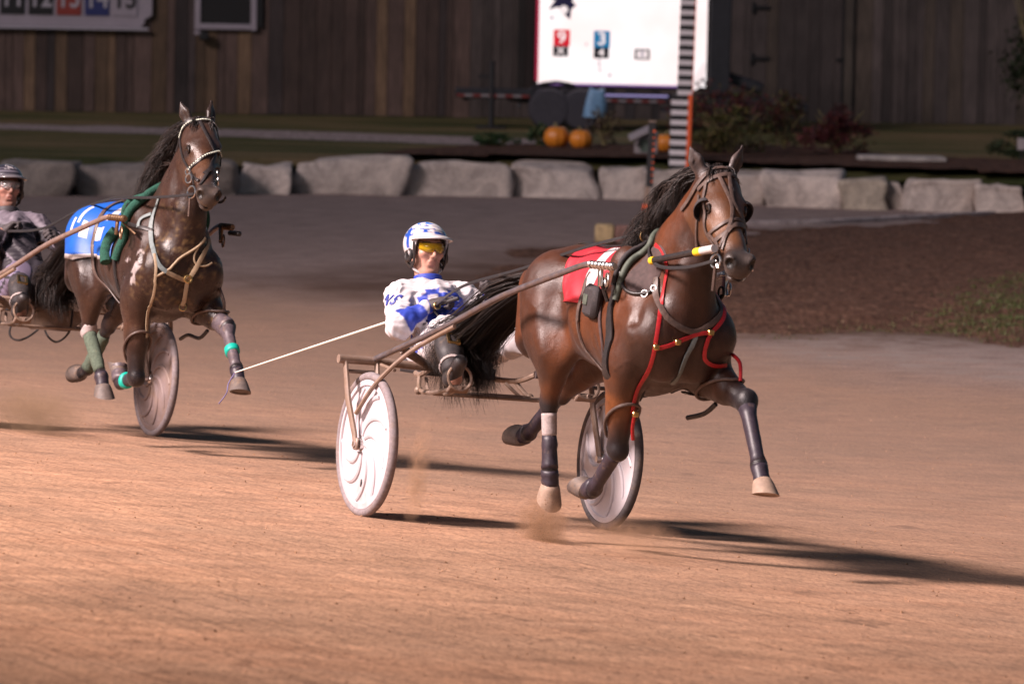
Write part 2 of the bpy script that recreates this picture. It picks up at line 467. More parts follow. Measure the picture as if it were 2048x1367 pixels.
def sheet(name, xs, ys, hfun, mat, masks=None, label=None, kind='structure', keep=None):
    X, Y = np.meshgrid(xs, ys, indexing='ij'); Z = hfun(X, Y)
    V = np.stack([X, Y, Z], -1).reshape(-1, 3); nx, ny = len(xs), len(ys)
    i, j = np.meshgrid(np.arange(nx - 1), np.arange(ny - 1), indexing='ij'); a = (i * ny + j).ravel()
    F = np.stack([a, a + ny, a + ny + 1, a + 1], -1)
    if keep is not None:
        cx = X.ravel()[F].mean(1); cy = Y.ravel()[F].mean(1); F = F[keep(cx, cy)]
        u, inv = np.unique(F, return_inverse=True); V = V[u]; F = inv.reshape(F.shape)
    cols = None
    if masks: cols = np.stack([m(V[:, 0], V[:, 1]) for m in masks], -1)
    o = mesh_obj(name, V, F, mat, None, True, cols)
    return tag(o, kind=kind, label=label)

# --- ground materials
def posn(nt): return nt.nodes.new("ShaderNodeNewGeometry").outputs["Position"]

def ground_mix():
    m, nt, bs = newmat("track_and_gravel")
    P = posn(nt); at = nt.nodes.new("ShaderNodeVertexColor"); at.layer_name = "Col"
    sp = nt.nodes.new("ShaderNodeSeparateColor"); nt.links.new(at.outputs[0], sp.inputs[0])
    # groove direction of the harrow runs along the track
    rot = nt.nodes.new("ShaderNodeMapping"); rot.inputs["Rotation"].default_value = (0, 0, radians(66)); nt.links.new(P, rot.inputs[0])
    edge = noise_node(nt, .9, 5, .65, P)
    e = mathn(nt, 'MULTIPLY', mathn(nt, 'SUBTRACT', edge.outputs[0], .5), 3.2)
    tr = mathn(nt, 'ADD', mathn(nt, 'MULTIPLY', mathn(nt, 'ADD', sp.outputs[0], e), .30), .5, True)
    so_ = mathn(nt, 'ADD', mathn(nt, 'MULTIPLY', mathn(nt, 'ADD', sp.outputs[2], mathn(nt, 'MULTIPLY', e, 1.3)), .45), .55, True)
    light_falloff = mathn(nt, 'MULTIPLY', mathn(nt, 'ADD', mathn(nt, 'SUBTRACT', sp.outputs[0], 5.0), mathn(nt, 'MULTIPLY', e, 2.0)), .055, True)  # light falloff painted into the dirt: greyer and darker towards the far edge
    st = mathn(nt, 'ADD', mathn(nt, 'MULTIPLY', mathn(nt, 'ADD', sp.outputs[1], mathn(nt, 'MULTIPLY', e, .5)), 1.6), .5, True)
    fine = noise_node(nt, 55, 6, .75, P); mid = noise_node(nt, 5, 6, .65, mapping(nt, rot.outputs[0], (1, .35, 1)))
    big = noise_node(nt, .55, 4, .55, P)
    groove = noise_node(nt, 14, 4, .6, mapping(nt, rot.outputs[0], (.12, 2.2, 1)))
    dirt = ramp(nt, mid.outputs[0], [(.28, (.33, .168, .092)), (.50, (.46, .25, .143)), (.72, (.55, .315, .19))])
    dirt = mixc(nt, ramp(nt, big.outputs[0], [(.38, (0, 0, 0)), (.62, (.55,) * 3)]), dirt, (.30, .185, .112))
    dirt = mixc(nt, 1.0, dirt, ramp(nt, fine.outputs[0], [(.28, (.48, .46, .45)), (.5, (1, 1, 1)), (.75, (1.35, 1.33, 1.30))]), 'MULTIPLY')
    grain = noise_node(nt, 48, 5, .75, mapping(nt, P, (1, .13, 1))); streak = noise_node(nt, 9, 5, .65, mapping(nt, rot.outputs[0], (.5, .22, 1)))
    gm = mixc(nt, 1.0, ramp(nt, grain.outputs[0], [(.30, (.60, .57, .55)), (.48, (1, 1, 1)), (.72, (1.32, 1.30, 1.28))]), ramp(nt, streak.outputs[0], [(.3, (.74,) * 3), (.7, (1.2,) * 3)]), 'MULTIPLY')
    dirt = mixc(nt, 1.0, dirt, gm, 'MULTIPLY')
    dirt = mixc(nt, .9, dirt, ramp(nt, groove.outputs[0], [(.28, (.66,) * 3), (.5, (1,) * 3), (.68, (1.15,) * 3)]), 'MULTIPLY')
    pits = noise_node(nt, 3.2, 3, .55, mapping(nt, rot.outputs[0], (.6, .9, 1)), 1.5); dirt = mixc(nt, 1.0, dirt, ramp(nt, pits.outputs[0], [(.27, (.55, .52, .5)), (.36, (1, 1, 1))]), 'MULTIPLY')
    grav = ramp(nt, mid.outputs[0], [(.25, (.185, .134, .118)), (.7, (.30, .226, .204))])
    grav = mixc(nt, 1.0, grav, ramp(nt, noise_node(nt, 40, 4, .8, P).outputs[0], [(.3, (.7,) * 3), (.7, (1.3,) * 3)]), 'MULTIPLY')
    dirt = mixc(nt, light_falloff, mixc(nt, .70, dirt, (.255, .180, .145)), dirt)
    grav = mixc(nt, 1.0, grav, gm, 'MULTIPLY')
    c = mixc(nt, tr, grav, dirt)
    c = mixc(nt, mathn(nt, 'MULTIPLY', so_, .85), c, mixc(nt, fine.outputs[0], (.045, .024, .016), (.12, .066, .045)))
    c = mixc(nt, mathn(nt, 'MULTIPLY', mathn(nt, 'MULTIPLY', st, .85), ramp(nt, noise_node(nt, 2.4, 6, .75, P).outputs[0], [(.42, (.1,) * 3), (.62, (1, 1, 1))])), c, mixc(nt, fine.outputs[0], (.15, .115, .10), (.42, .35, .32)))
    nt.links.new(c, bs.inputs["Base Color"]); bs.inputs["Roughness"].default_value = .95; bs.inputs["Specular IOR Level"].default_value = .15
    h = mathn(nt, 'ADD', mathn(nt, 'MULTIPLY', fine.outputs[0], .35), mathn(nt, 'ADD', mathn(nt, 'MULTIPLY', mid.outputs[0], .8), mathn(nt, 'MULTIPLY', groove.outputs[0], .6)))
    bump(nt, bs, h, .8, .025)
    return m

def soil_mat(name, c0, c1, c2, s=1.0):
    m, nt, bs = newmat(name); P = posn(nt)
    a = noise_node(nt, 7 * s, 7, .72, P); b = noise_node(nt, 45 * s, 5, .8, P)
    c = ramp(nt, a.outputs[0], [(.3, c0), (.52, c1), (.72, c2)])
    c = mixc(nt, 1.0, c, ramp(nt, b.outputs[0], [(.3, (.5,) * 3), (.7, (1.4,) * 3)]), 'MULTIPLY')
    c = mixc(nt, 1.0, c, ramp(nt, noise_node(nt, 20, 5, .75, mapping(nt, P, (1, .16, 1))).outputs[0], [(.32, (.45,) * 3), (.5, (1,) * 3), (.7, (1.5,) * 3)]), 'MULTIPLY')
    nt.links.new(c, bs.inputs["Base Color"]); bs.inputs["Roughness"].default_value = .95; bs.inputs["Specular IOR Level"].default_value = .12
    bump(nt, bs, mathn(nt, 'ADD', a.outputs[0], mathn(nt, 'MULTIPLY', b.outputs[0], .5)), .9, .04)
    return m

def lawn_mat():
    m, nt, bs = newmat("lawn_grass"); P = posn(nt)
    a = noise_node(nt, .55, 5, .65, mapping(nt, P, (.35, 1.4, 1))); b = noise_node(nt, 30, 5, .8, P)
    c = ramp(nt, a.outputs[0], [(.32, (.04, .055, .020)), (.48, (.105, .095, .038)), (.62, (.21, .145, .075))])
    c = mixc(nt, 1.0, c, ramp(nt, b.outputs[0], [(.3, (.45,) * 3), (.7, (1.5,) * 3)]), 'MULTIPLY')
    nt.links.new(c, bs.inputs["Base Color"]); bs.inputs["Roughness"].default_value = .95; bs.inputs["Specular IOR Level"].default_value = .1
    bump(nt, bs, b.outputs[0], .9, .04)
    return m

M['groundmix'] = ground_mix()
M['soil'] = soil_mat('bank_soil', (.075, .037, .025), (.125, .066, .045), (.19, .112, .078))
M['mulch'] = soil_mat('mulch', (.05, .025, .018), (.10, .05, .034), (.16, .085, .055))
M['lawn'] = lawn_mat()
M['path'] = soil_mat('stone_dust', (.26, .20, .19), (.36, .28, .265), (.46, .36, .34))
M['far'] = soil_mat('far_ground', (.05, .045, .025), (.07, .055, .03), (.09, .07, .04))

def frange(a, b, s): return np.arange(a, b + s * .5, s)
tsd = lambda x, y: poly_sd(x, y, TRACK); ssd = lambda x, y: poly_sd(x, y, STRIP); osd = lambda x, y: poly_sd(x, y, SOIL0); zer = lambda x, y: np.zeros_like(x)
gx = np.concatenate([frange(-300, -40, 20), frange(-30, 30, 2.5), frange(40, 300, 20)])
gy = np.concatenate([frange(-120, -20, 10), frange(-12.5, 72.5, 2.5), frange(80, 600, 40)])
sheet("ground", gx, gy, lambda X, Y: ground_h(X, Y) - .05, M['far'])
xs = frange(-13, 14.2, .2); ys = np.concatenate([frange(-6, 9.6, .6), frange(10, 73, .2)])
near = lambda x, y: poly_sd(x, y, TRACK) > -.4
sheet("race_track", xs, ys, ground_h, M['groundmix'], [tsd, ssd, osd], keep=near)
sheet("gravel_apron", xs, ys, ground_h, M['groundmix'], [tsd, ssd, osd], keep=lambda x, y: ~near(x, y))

def mound_h(X, Y):
    sd = poly_sd(X, Y, SOIL); V = np.stack([X.ravel(), Y.ravel(), 0 * X.ravel()], -1)
    nz = vnoise(V, .9, 3.1, 2).reshape(X.shape); nf = (vnoise(V, 4.5, 8.0, 2) + .8 * vnoise(V * np.array((1, .6, 1)), 1.6, 2.0, 2)).reshape(X.shape)
    return ground_h(X, Y) + np.clip((sd + nz * 1.1) * .06, -.06, .14) + np.clip(sd * .02, 0, .13) * sstep(3, 8, X) + nf * .03 - .012
sheet("dirt_mound", frange(-4, 14, .12), frange(38, 70, .16), mound_h, M['soil'], keep=lambda x, y: poly_sd(x, y, SOIL) > -.9)

# grass growing on the bank, nobody could count it
def blades(name, n, poly, hfun, hmin, hmax, w, cols, label, clump=.8, lim=None):
    rnd = random.Random(5); vs = []; fs = []; cs = []
    xs_ = [p[0] for p in poly]; ys_ = [p[1] for p in poly]; pts = []
    while len(pts) < n:
        x = rnd.uniform(min(xs_), min(max(xs_), lim or 1e9)); y = rnd.uniform(min(ys_), max(ys_))
        if noise.noise(Vector((x * clump, y * clump, 2.2))) + rnd.uniform(-.35, .5) > 0: pts.append((x, y))
    P = np.array(pts); sd = poly_sd(P[:, 0], P[:, 1], poly); H = hfun(P[:, 0], P[:, 1])
    for (x, y), s_, z in zip(pts, sd, H):
        if s_ < rnd.uniform(-.25, .5): continue
        for _ in range(3):
            a = rnd.uniform(0, 6.28); h = rnd.uniform(hmin, hmax); l = rnd.uniform(.2, .9) * h; ww = w * rnd.uniform(.6, 1.3)
            px, py = x + rnd.uniform(-.04, .04), y + rnd.uniform(-.04, .04)
            b = len(vs); dx, dy = cos(a), sin(a)
            vs += [(px - dy * ww, py + dx * ww, z - .01), (px + dy * ww, py - dx * ww, z - .01), (px + dx * l, py + dy * l, z + h)]
            fs.append((b, b + 1, b + 2)); c = rnd.choice(cols); cs += [c] * 3
    o = mesh_obj(name, vs, fs, M['leaf'], None, False, np.array(cs)); return tag(o, label, kind='stuff')

def leaf_mat():
    m, nt, bs = newmat('leaf'); at = nt.nodes.new("ShaderNodeVertexColor"); at.layer_name = "Col"
    nt.links.new(at.outputs[0], bs.inputs["Base Color"]); bs.inputs["Roughness"].default_value = .6
    bs.inputs["Specular IOR Level"].default_value = .25
    return m
M['leaf'] = leaf_mat()
GC = [(.045, .062, .016), (.06, .075, .022), (.075, .075, .026), (.03, .046, .014), (.09, .07, .034)]
blades("grass", 17000, GRASS, mound_h, .012, .042, .007, GC, "tuft of dull green grass on the brown bank", lim=8)
blades("grass", 900, [(2.0, 45), (2.2, 47), (4.2, 48.5), (4.6, 46.2), (3.4, 45.9)], mound_h, .02, .05, .005, GC[2:] + [(.13, .09, .05)], "dry grass tufts along the edge of the brown bank")

# terrace behind the retaining boulders
TZ = .48
WALL = np.array([(-30, 67), (-8.6, 68.2), (-6, 68.8), (-3.8, 69.9), (-1.5, 70.6), (1.5, 70.9), (2.6, 70.4), (3.5, 69.8), (5.2, 69.4), (6.4, 69.1), (8, 68.8), (30, 66)])
wall_y = lambda x: np.interp(x, WALL[:, 0], WALL[:, 1])
def lawn_grid():
    X, D = np.meshgrid(frange(-30, 30, .5), np.concatenate([frange(.12, 2.1, .33), frange(3, 32, 1.0)]), indexing='ij'); Y = wall_y(X) + D; Z = TZ - .10 * (D < .3) + 0 * X
    V = np.stack([X, Y, Z], -1).reshape(-1, 3); ny = X.shape[1]; i, j = np.meshgrid(np.arange(X.shape[0] - 1), np.arange(ny - 1), indexing='ij'); a = (i * ny + j).ravel()
    tag(mesh_obj("lawn", V, np.stack([a, a + ny, a + ny + 1, a + 1], -1), M['lawn']), kind='structure')
lawn_grid()
def path_sheet():
    n = 90; vs = []; fs = []
    for i in range(n + 1):
        x = -16 + 17.6 * i / n; c = 78.6 - .28 * (x + 3.4) - .012 * (x + 3.4) ** 2
        w = 1.55 * min(1, (1.6 - x) / 2 + .2)
        w = w * (1 if x > -5 else max(.35, 1 + (x + 5) * .12)); a = noise.noise(Vector((x * 1.3, 0, 4))) * .35; b = noise.noise(Vector((x * 1.3, 5, 4))) * .35
        vs += [(x, c - w + a, TZ + .004), (x, c + w + b, TZ + .004)]
    for i in range(n): fs.append((2 * i, 2 * i + 2, 2 * i + 3, 2 * i + 1))
    tag(mesh_obj("path", vs, fs, M['path']), kind='structure')
path_sheet()
BED = [(-2.3, 70.4), (-1.9, 72.5), (-.8, 74.4), (.4, 75.8), (2.4, 76.6), (3.6, 77), (5, 76.2), (6, 73.8), (9, 73.5), (14, 73.2), (14, 68.6), (7, 68.9), (4, 69.2), (2, 70.4), (0, 70.6)]
def bed_h(X, Y):
    sd = poly_sd(X, Y, BED); V = np.stack([X.ravel(), Y.ravel(), 0 * X.ravel()], -1); nf = vnoise(V, 3.0, 8.0, 2).reshape(X.shape)
    return TZ + np.clip(sd * .2 + .02, -.05, .09) + nf * .02
sheet("garden_bed", frange(-3, 14, .2), frange(68.4, 78, .2), bed_h, M['mulch'], keep=lambda x, y: (poly_sd(x, y, BED) > -.5) & (y > wall_y(x) + .2))

# --- limestone boulders of the retaining wall
def rock_mat():
    m, nt, bs = newmat("limestone"); tc = nt.nodes.new("ShaderNodeTexCoord").outputs["Object"]
    at = nt.nodes.new("ShaderNodeVertexColor"); at.layer_name = "Col"
    a = noise_node(nt, 2.6, 7, .7, tc, 1.2); b = noise_node(nt, 26, 5, .75, tc)
    c = mixc(nt, 1.0, at.outputs[0], ramp(nt, a.outputs[0], [(.3, (.52, .50, .50)), (.5, (.95, .93, .92)), (.7, (1.25, 1.22, 1.18))]), 'MULTIPLY')
    c = mixc(nt, 1.0, c, ramp(nt, b.outputs[0], [(.3, (.75,) * 3), (.7, (1.2,) * 3)]), 'MULTIPLY')
    nt.links.new(c, bs.inputs["Base Color"]); bs.inputs["Roughness"].default_value = .9
    bump(nt, bs, mathn(nt, 'ADD', a.outputs[0], mathn(nt, 'MULTIPLY', b.outputs[0], .3)), .7, .06)
    return m
M['rock'] = rock_mat()
STONES = [  # x0, x1, front y, height, colour, shape seed, label
    (-8.6, -7.1, 67.9, .47, .20, 1, "dull grey limestone boulder at the left end of the retaining wall"),
    (-7.08, -6.02, 68.1, .47, .17, 2, "dull grey boulder behind the black helmet of the far driver"),
    (-6.0, -5.0, 68.5, .46, .20, 3, "dull boulder behind the left horse's blue cloth"),
    (-4.98, -3.86, 69.2, .46, .19, 4, "dark greenish boulder just right of the left horse's head"),
    (-3.84, -3.16, 69.8, .44, .40, 5, "small light cube shaped boulder near the left horse's nose"),
    (-3.13, -1.60, 70.2, .55, .34, 6, "long boulder with a stepped raised top ledge"),
    (-1.57, -.06, 70.4, .49, .36, 7, "long pale boulder with a rounded left nose"),
    (-.03, 1.16, 70.5, .48, .38, 8, "pale blocky boulder in front of the two pumpkins"),
    (1.19, 1.78, 70.5, .46, .36, 9, "boulder half hidden behind the slim marker post"),
    (1.80, 2.62, 70.2, .46, .33, 10, "boulder behind the front horse's mane and striped post"),
    (2.64, 3.46, 69.7, .46, .33, 11, "boulder seen right behind the front horse's head"),
    (3.46, 4.46, 69.2, .49, .42, 12, "bright round cornered boulder right of the front horse's head"),
    (4.48, 5.12, 69.0, .43, .37, 13, "yellowish squat boulder in the right part of the wall"),
    (5.12, 5.36, 69.3, .40, .26, 14, "narrow dim boulder wedged between two large ones"),
    (5.36, 6.36, 68.8, .47, .36, 15, "broad boulder with sloping lower edge above the brown bank"),
    (6.32, 7.02, 68.6, .44, .38, 16, "slanted pale boulder near the right edge of the wall"),
    (7.02, 7.9, 68.4, .46, .36, 17, "last pale boulder cut by the right picture edge")]
def boulder(x0, x1, yf, h, g, seed, label):
    W = (x1 - x0) * 1.035; D = .62; h *= .95; rnd = random.Random(seed); nu = 44; nv = 24; vs = []; fs = []; cs = []
    skew = rnd.uniform(-.12, .12)
    for i in range(nv + 1):
        th = -pi / 2 + pi * i / nv
        for k in range(nu):
            ph = 2 * pi * k / nu
            def se(c, e): return math.copysign(abs(c) ** e, c)
            e1, e2 = .15, .17
            x = se(cos(th), e1) * se(cos(ph), e2); y = se(cos(th), e1) * se(sin(ph), e2); z = se(sin(th), .22)
            p = Vector((x * W / 2, y * D / 2, z * (h + .12) / 2))
            q = Vector((p.x * 1.5 + seed * 7.3, p.y * 1.5, p.z * 2.2)); n = noise.noise(q) * .17 + noise.noise(q * 2.3) * .08 + noise.noise(q * 4.1) * .04 + noise.noise(q * 8) * .015
            p += Vector((x * .8, y, z * .55)) * n
            p.x += skew * p.z / h
            if seed == 7 and p.x < -W * .2: p.z *= 1 - .55 * ((-p.x / W - .2) / .3) ** 2 * .9; 
            if seed == 6 and p.x < -W * .12 and p.z > 0: p.z *= .78
            if seed in (12, 15) and p.x < -W * .25 and p.z < 0: p.z *= .75
            vs.append(p + Vector(((x0 + x1) / 2, yf + D / 2, h / 2 - .06)))
            cs.append((g * 1.36, g * 1.17, g * 1.06) if seed != 13 else (g, g * .86, g * .70))
    for i in range(nv):
        for k in range(nu): fs.append((i * nu + k, i * nu + (k + 1) % nu, (i + 1) * nu + (k + 1) % nu, (i + 1) * nu + k))
    org = Vector(((x0 + x1) / 2, yf + D / 2, 0))
    o = mesh_obj("boulder", [v - org for v in vs], fs, M['rock'], None, True, np.array(cs), Matrix.Translation(org))
    tag(o, label, "boulder", "boulders of the retaining wall")
for s_ in STONES: boulder(*s_)

# --- pale kerb line along the inner edge, flat slab in the bed, block beside the marker post
mb = MB()
pts = [(2.0, 64.4), (2.6, 64.5), (3.2, 64.7), (4.0, 65.2), (4.9, 66.3), (5.9, 67.5), (6.5, 68.3)]
cp = catmull([(a, b, .0) for a, b in pts], 8)
for i, (a, b) in enumerate(zip(cp[:-1], cp[1:])):
    c = (a + b) / 2; d = b - a; rz = Matrix.Rotation(math.atan2(d.y, d.x), 3, 'Z')
    mb.box((c.x, c.y, .02 + .008 * noise.noise(c * 3)), (d.length * .995, .15, .075), rz, (.34, .29, .29), .006)
tag(mb.build("kerb", M['rock'], None, True, True), kind='structure')
o = MB().box((0, 0, .04), (1.25, .55, .09), None, (.40, .36, .34), .03).build("stone_slab", M['rock'], None, True, True, Matrix.Translation((5.53, 71.9, TZ + .07)) @ Matrix.Rotation(.06, 4, 'Z'))
tag(o, "thin pale stone slab lying flat on the dark mulch at right", "stone slab")
def block():
    V = []; F = []
    mb = MB().box((0, 0, .1), (.60, .34, .22), None, (.30, .19, .15), .035); V = mb.v
    cs = [(.40, .29, .16) if v[0] < -.075 else (.24, .13, .11) for v in V]
    n = MB(); n.box((-.185, 0, .1), (.235, .34, .22), None, (.42, .31, .17), .03); n.box((.118, 0, .095), (.365, .32, .21), None, (.22, .12, .10), .03)  # lit left end put into the colour as a paler tan
    o = n.build("stone_block", M['rock'], None, True, True, Matrix.Translation((1.27, 60.1, .02)))
    tag(o, "low stone block coloured with a lit tan end and reddish rest, standing behind the front horse's back", "stone block")
block()
# --- weathered board fence of the barn behind the lawn
def wood_mat():
    m, nt, bs = newmat("weathered_boards"); tc = nt.nodes.new("ShaderNodeTexCoord").outputs["Object"]
    at = nt.nodes.new("ShaderNodeVertexColor"); at.layer_name = "Col"
    g = noise_node(nt, 6, 6, .7, mapping(nt, tc, (6, 6, .35))); s2 = noise_node(nt, 1.1, 4, .6, tc)
    c = mixc(nt, 1.0, at.outputs[0], ramp(nt, g.outputs[0], [(.3, (.5,) * 3), (.7, (1.4,) * 3)]), 'MULTIPLY')
    c = mixc(nt, 1.0, c, ramp(nt, s2.outputs[0], [(.3, (.72,) * 3), (.7, (1.2,) * 3)]), 'MULTIPLY')
    nt.links.new(c, bs.inputs["Base Color"]); bs.inputs["Roughness"].default_value = .85
    bump(nt, bs, g.outputs[0], .5, .01); return m
M['wood'] = wood_mat(); M['hood_grey'] = simple('hood_grey', (.30, .26, .27), .6, 0, .2, 20, .1)
M['dark_metal'] = simple('dark_metal', (.014, .013, .016), .6, .2, .3, 12, .1)
M['sign_white'] = simple('sign_white', (.30, .26, .30), .6, 0, .1, 3, .05)
M['black_paint'] = simple('black_paint', (.012, .011, .012), .6, 0, .2, 10, .05)
M['dark_board'] = simple('dark_board', (.010, .009, .010), .8, 0, .3, 40, .3, .004)
M['red_paint'] = simple('red_paint', (.22, .030, .022), .6, 0, .15, 10, .05)
M['blue_paint'] = simple('blue_paint', (.022, .028, .12), .6, 0, .15, 10, .05)
M['digit'] = simple('digit_grey', (.34, .31, .35), .6, 0, .1, 10, .0)
FS = .19                                   # the fence runs slightly away to the right
def fy(x): return 88.2 + FS * x
FM = lambda x, z=0, off=0: Matrix.Translation((x, fy(x) - off, TZ + z)) @ Matrix.Rotation(math.atan(FS), 4, 'Z')
def banded(name, c, size, axis, n, mats, parent, start=0):
    """one box whose skin carries painted bands along an axis"""
    c, size = Vector(c), Vector(size); o1, o2 = [(1, 2), (2, 0), (0, 1)][axis]; vs = []; fs = []; mi = []
    for i in range(n + 1):
        for a, b in ((-1, -1), (1, -1), (1, 1), (-1, 1)):
            p = Vector((0, 0, 0)); p[axis] = -.5 + i / n; p[o1] = a * .5; p[o2] = b * .5; vs.append(Vector((p.x * size.x, p.y * size.y, p.z * size.z)) + c)
    for i in range(n):
        for k in range(4): fs.append((i * 4 + k, i * 4 + (k + 1) % 4, i * 4 + 4 + (k + 1) % 4, i * 4 + 4 + k)); mi.append((i + start) % 2)
    fs += [(3, 2, 1, 0), (n * 4, n * 4 + 1, n * 4 + 2, n * 4 + 3)]; mi += [start % 2, (n - 1 + start) % 2]
    return mesh_obj(name, vs, fs, mats[0], parent, False, None, None, mats, mi)
def make_fence():
    root = thing("board_fence", "tall weathered vertical board wall closing off the lawn", "fence", Matrix.Translation((0, fy(0), TZ)) @ Matrix.Rotation(math.atan(FS), 4, 'Z'))
    rnd = random.Random(11); mb = MB(); x = -16.5
    while x < 17:
        w = rnd.choice([.14, .19, .19, .24, .29]) * rnd.uniform(.9, 1.1); k = rnd.random(); b = rnd.uniform(.65, 1.5)
        if x < -1: base = (.074, .046, .038) if k < .6 else ((.115, .070, .042) if k < .85 else (.042, .030, .029))
        else: base = (.066, .050, .046) if k < .7 else ((.085, .062, .048) if k < .85 else (.040, .033, .034))
        mb.box((x + w / 2, .02 + rnd.uniform(-.008, .008), 1.85), (w - .008, .045, 3.7 + rnd.uniform(-.02, .02)), None, tuple(c * b for c in base), .006); x += w
    mb.build("boards", M['wood'], root, True, True)
    MB().box((0, .09, 1.8), (33, .06, 3.5), None, (.02, .016, .014)).build("backing", M['wood'], root, False, True)
    tr = MB()
    for xx, w in ((5.98, .15),): tr.box((xx, -.035, 1.4), (w, .05, 2.8), None, (.075, .058, .046), .008)
    tr.build("trim_board", M['wood'], root, True, True)
    for z in (1.12, 2.02):
        h = MB(); h.box((4.36, -.03, z), (.34, .02, .06), None, None, .006); h.box((4.21, -.035, z), (.05, .03, .2), None, None, .006); h.build("hinge", M['black_paint'], root)
    MB().box((5.87, -.03, 1.3), (.035, .03, 2.6)).box((5.84, -.03, 1.12), (.16, .03, .05)).build("latch_bar", M['black_paint'], root)
    dd = MB()
    for i in range(4): dd.box((.05 + .145 * i, -.035, 1.75), (.142, .04, 2.9), None, (.020 + .004 * (i % 2), .015, .014), .006)
    dd.build("dark_panel", M['wood'], root, True, True)  # patch of much darker boards set on the wall
make_fence()

def text_obj(s, size, mat, name, parent, loc, rot=(radians(90), 0, 0), ext=.004, shear=0.0, sx=1.0):
    cu = bpy.data.curves.new(name, 'FONT'); cu.body = s; cu.size = size; cu.extrude = ext; cu.align_x = 'CENTER'; cu.align_y = 'CENTER'; cu.shear = shear
    cu.offset = size * .018
    t = bpy.data.objects.new("tmp_text", cu); COL.objects.link(t)
    dg = bpy.context.evaluated_depsgraph_get(); me = bpy.data.meshes.new_from_object(t.evaluated_get(dg))
    bpy.data.objects.remove(t); bpy.data.curves.remove(cu)
    me.materials.clear(); me.materials.append(mat)
    o = bpy.data.objects.new(name, me); COL.objects.link(o); o.parent = parent; o.location = loc; o.rotation_euler = rot; o.scale = (sx, 1, 1)
    return o

def sign():
    # board with the post numbers 10..15, mounted on the fence at the upper left
    root = thing("number_board", "white board with numbers 10 to 15 on coloured squares hung on the fence", "sign", FM(-7.6, 1.45, .06))
    mb = MB(); W = 3.2; x1 = 1.27
    out = [(-3, .03), (1.08, .03), (1.14, .10), (1.14, .16), (x1, .24), (x1, 1.3), (-3, 1.3)]
    vs = [(x, 0, z) for x, z in out] + [(x, -.03, z) for x, z in out]; n = len(out)
    mb.add(vs, [tuple(range(n)), tuple(range(n, 2 * n))[::-1]] + [(i, i + n, (i + 1) % n + n, (i + 1) % n) for i in range(n)])
    mb.build("panel", M['sign_white'], root, False)
    lb = MB().box((-.9, -.05, .0), (4.2, .05, .05)); lb.build("bottom_rail", M['digit'], root)
    for i, (s, m, dm) in enumerate((("10", 'sign_white', 'black_paint'), ("11", 'black_paint', 'digit'), ("12", 'black_paint', 'digit'), ("13", 'red_paint', 'digit'), ("14", 'blue_paint', 'digit'), ("15", 'sign_white', 'black_paint'))):
        x = -1.63 + .485 * i
        sq = MB().box((x, -.04, .50), (.42, .016, .56)).build("number_square", M[m], root)
        text_obj(s, .50, M[dm], "digits", sq, (x, -.05, .51), sx=.82)
sign()
def framed():
    root = thing("framed_board", "black panel in a white frame on the board fence at upper left", "window", FM(-5.09, 1.48, .05))
    MB().box((0, -.01, .75), (.92, .03, 1.36)).build("panel", M['dark_board'], root)
    f = MB()
    for sx in (-1, 1): f.box((sx * .49, -.02, .75), (.10, .06, 1.56), None, None, .008)
    for z in (.035, 1.47): f.box((0, -.021, z), (.88, .058, .10), None, None, .008)
    f.build("frame", M['sign_white'], root)
    MB().box((.60, -.005, .78), (.09, .03, 1.5), None, None, .008).build("black_border", M['black_paint'], root)  # narrow black strip right of the frame
framed()
def walllamp():
    root = thing("wall_lamp", "small black unlit box lamp under the white framed board", "lamp", FM(-5.47, 1.26, .05))
    MB().box((0, -.1, .09), (.16, .14, .15), None, None, .02).build("housing", M['black_paint'], root)
    MB().box((-.09, -.06, .14), (.14, .05, .06), None, None, .01).build("bracket", M['sign_white'], root)
walllamp()

# --- trailer with a lit screen
def emis(name, col, s):
    m, nt, bs = newmat(name); bs.inputs["Base Color"].default_value = (*[c * .2 for c in col], 1); bs.inputs["Roughness"].default_value = .3
    bs.inputs["Emission Color"].default_value = (*col, 1); bs.inputs["Emission Strength"].default_value = s; return m
def screen_mat():
    m, nt, bs = newmat('screen_lit'); tc = nt.nodes.new("ShaderNodeTexCoord").outputs["Object"]
    n = noise_node(nt, .9, 3, .5, tc)
    c = ramp(nt, n.outputs[0], [(.35, (1.0, .80, .78)), (.65, (1.0, .92, .93))])
    bs.inputs["Base Color"].default_value = (.1, .1, .1, 1); nt.links.new(c, bs.inputs["Emission Color"]); bs.inputs["Emission Strength"].default_value = SCREEN
    return m
SCREEN = .70
M['screen'] = screen_mat()
M['scr_red'] = emis('screen_red', (.75, .01, .03), .5); M['scr_blue'] = emis('screen_blue', (.01, .20, .42), .5)
M['scr_navy'] = emis('screen_navy', (.015, .012, .05), .4); M['scr_black'] = emis('screen_black', (.008, .004, .012), .3); M['scr_grey'] = emis('screen_grey', (.25, .2, .3), .5)
M['scr_white'] = emis('screen_white', (1, .86, .86), .56)
M['refl_red'] = simple('reflector_red', (.16, .022, .02), .4, 0, .2, 20, 0); M['refl_white'] = simple('reflector_white', (.22, .19, .20), .4, 0, .2, 20, 0)
M['tarp_blue'] = simple('tarp_blue', (.16, .30, .48), .55, 0, .25, 14, .4, .01)
M['trailer_black'] = simple('trailer_black', (.020, .020, .026), .5, .2, .3, 10, .1)
M['tyre_far'] = simple('tyre_far', (.035, .032, .042), .8, 0, .3, 30, .2)
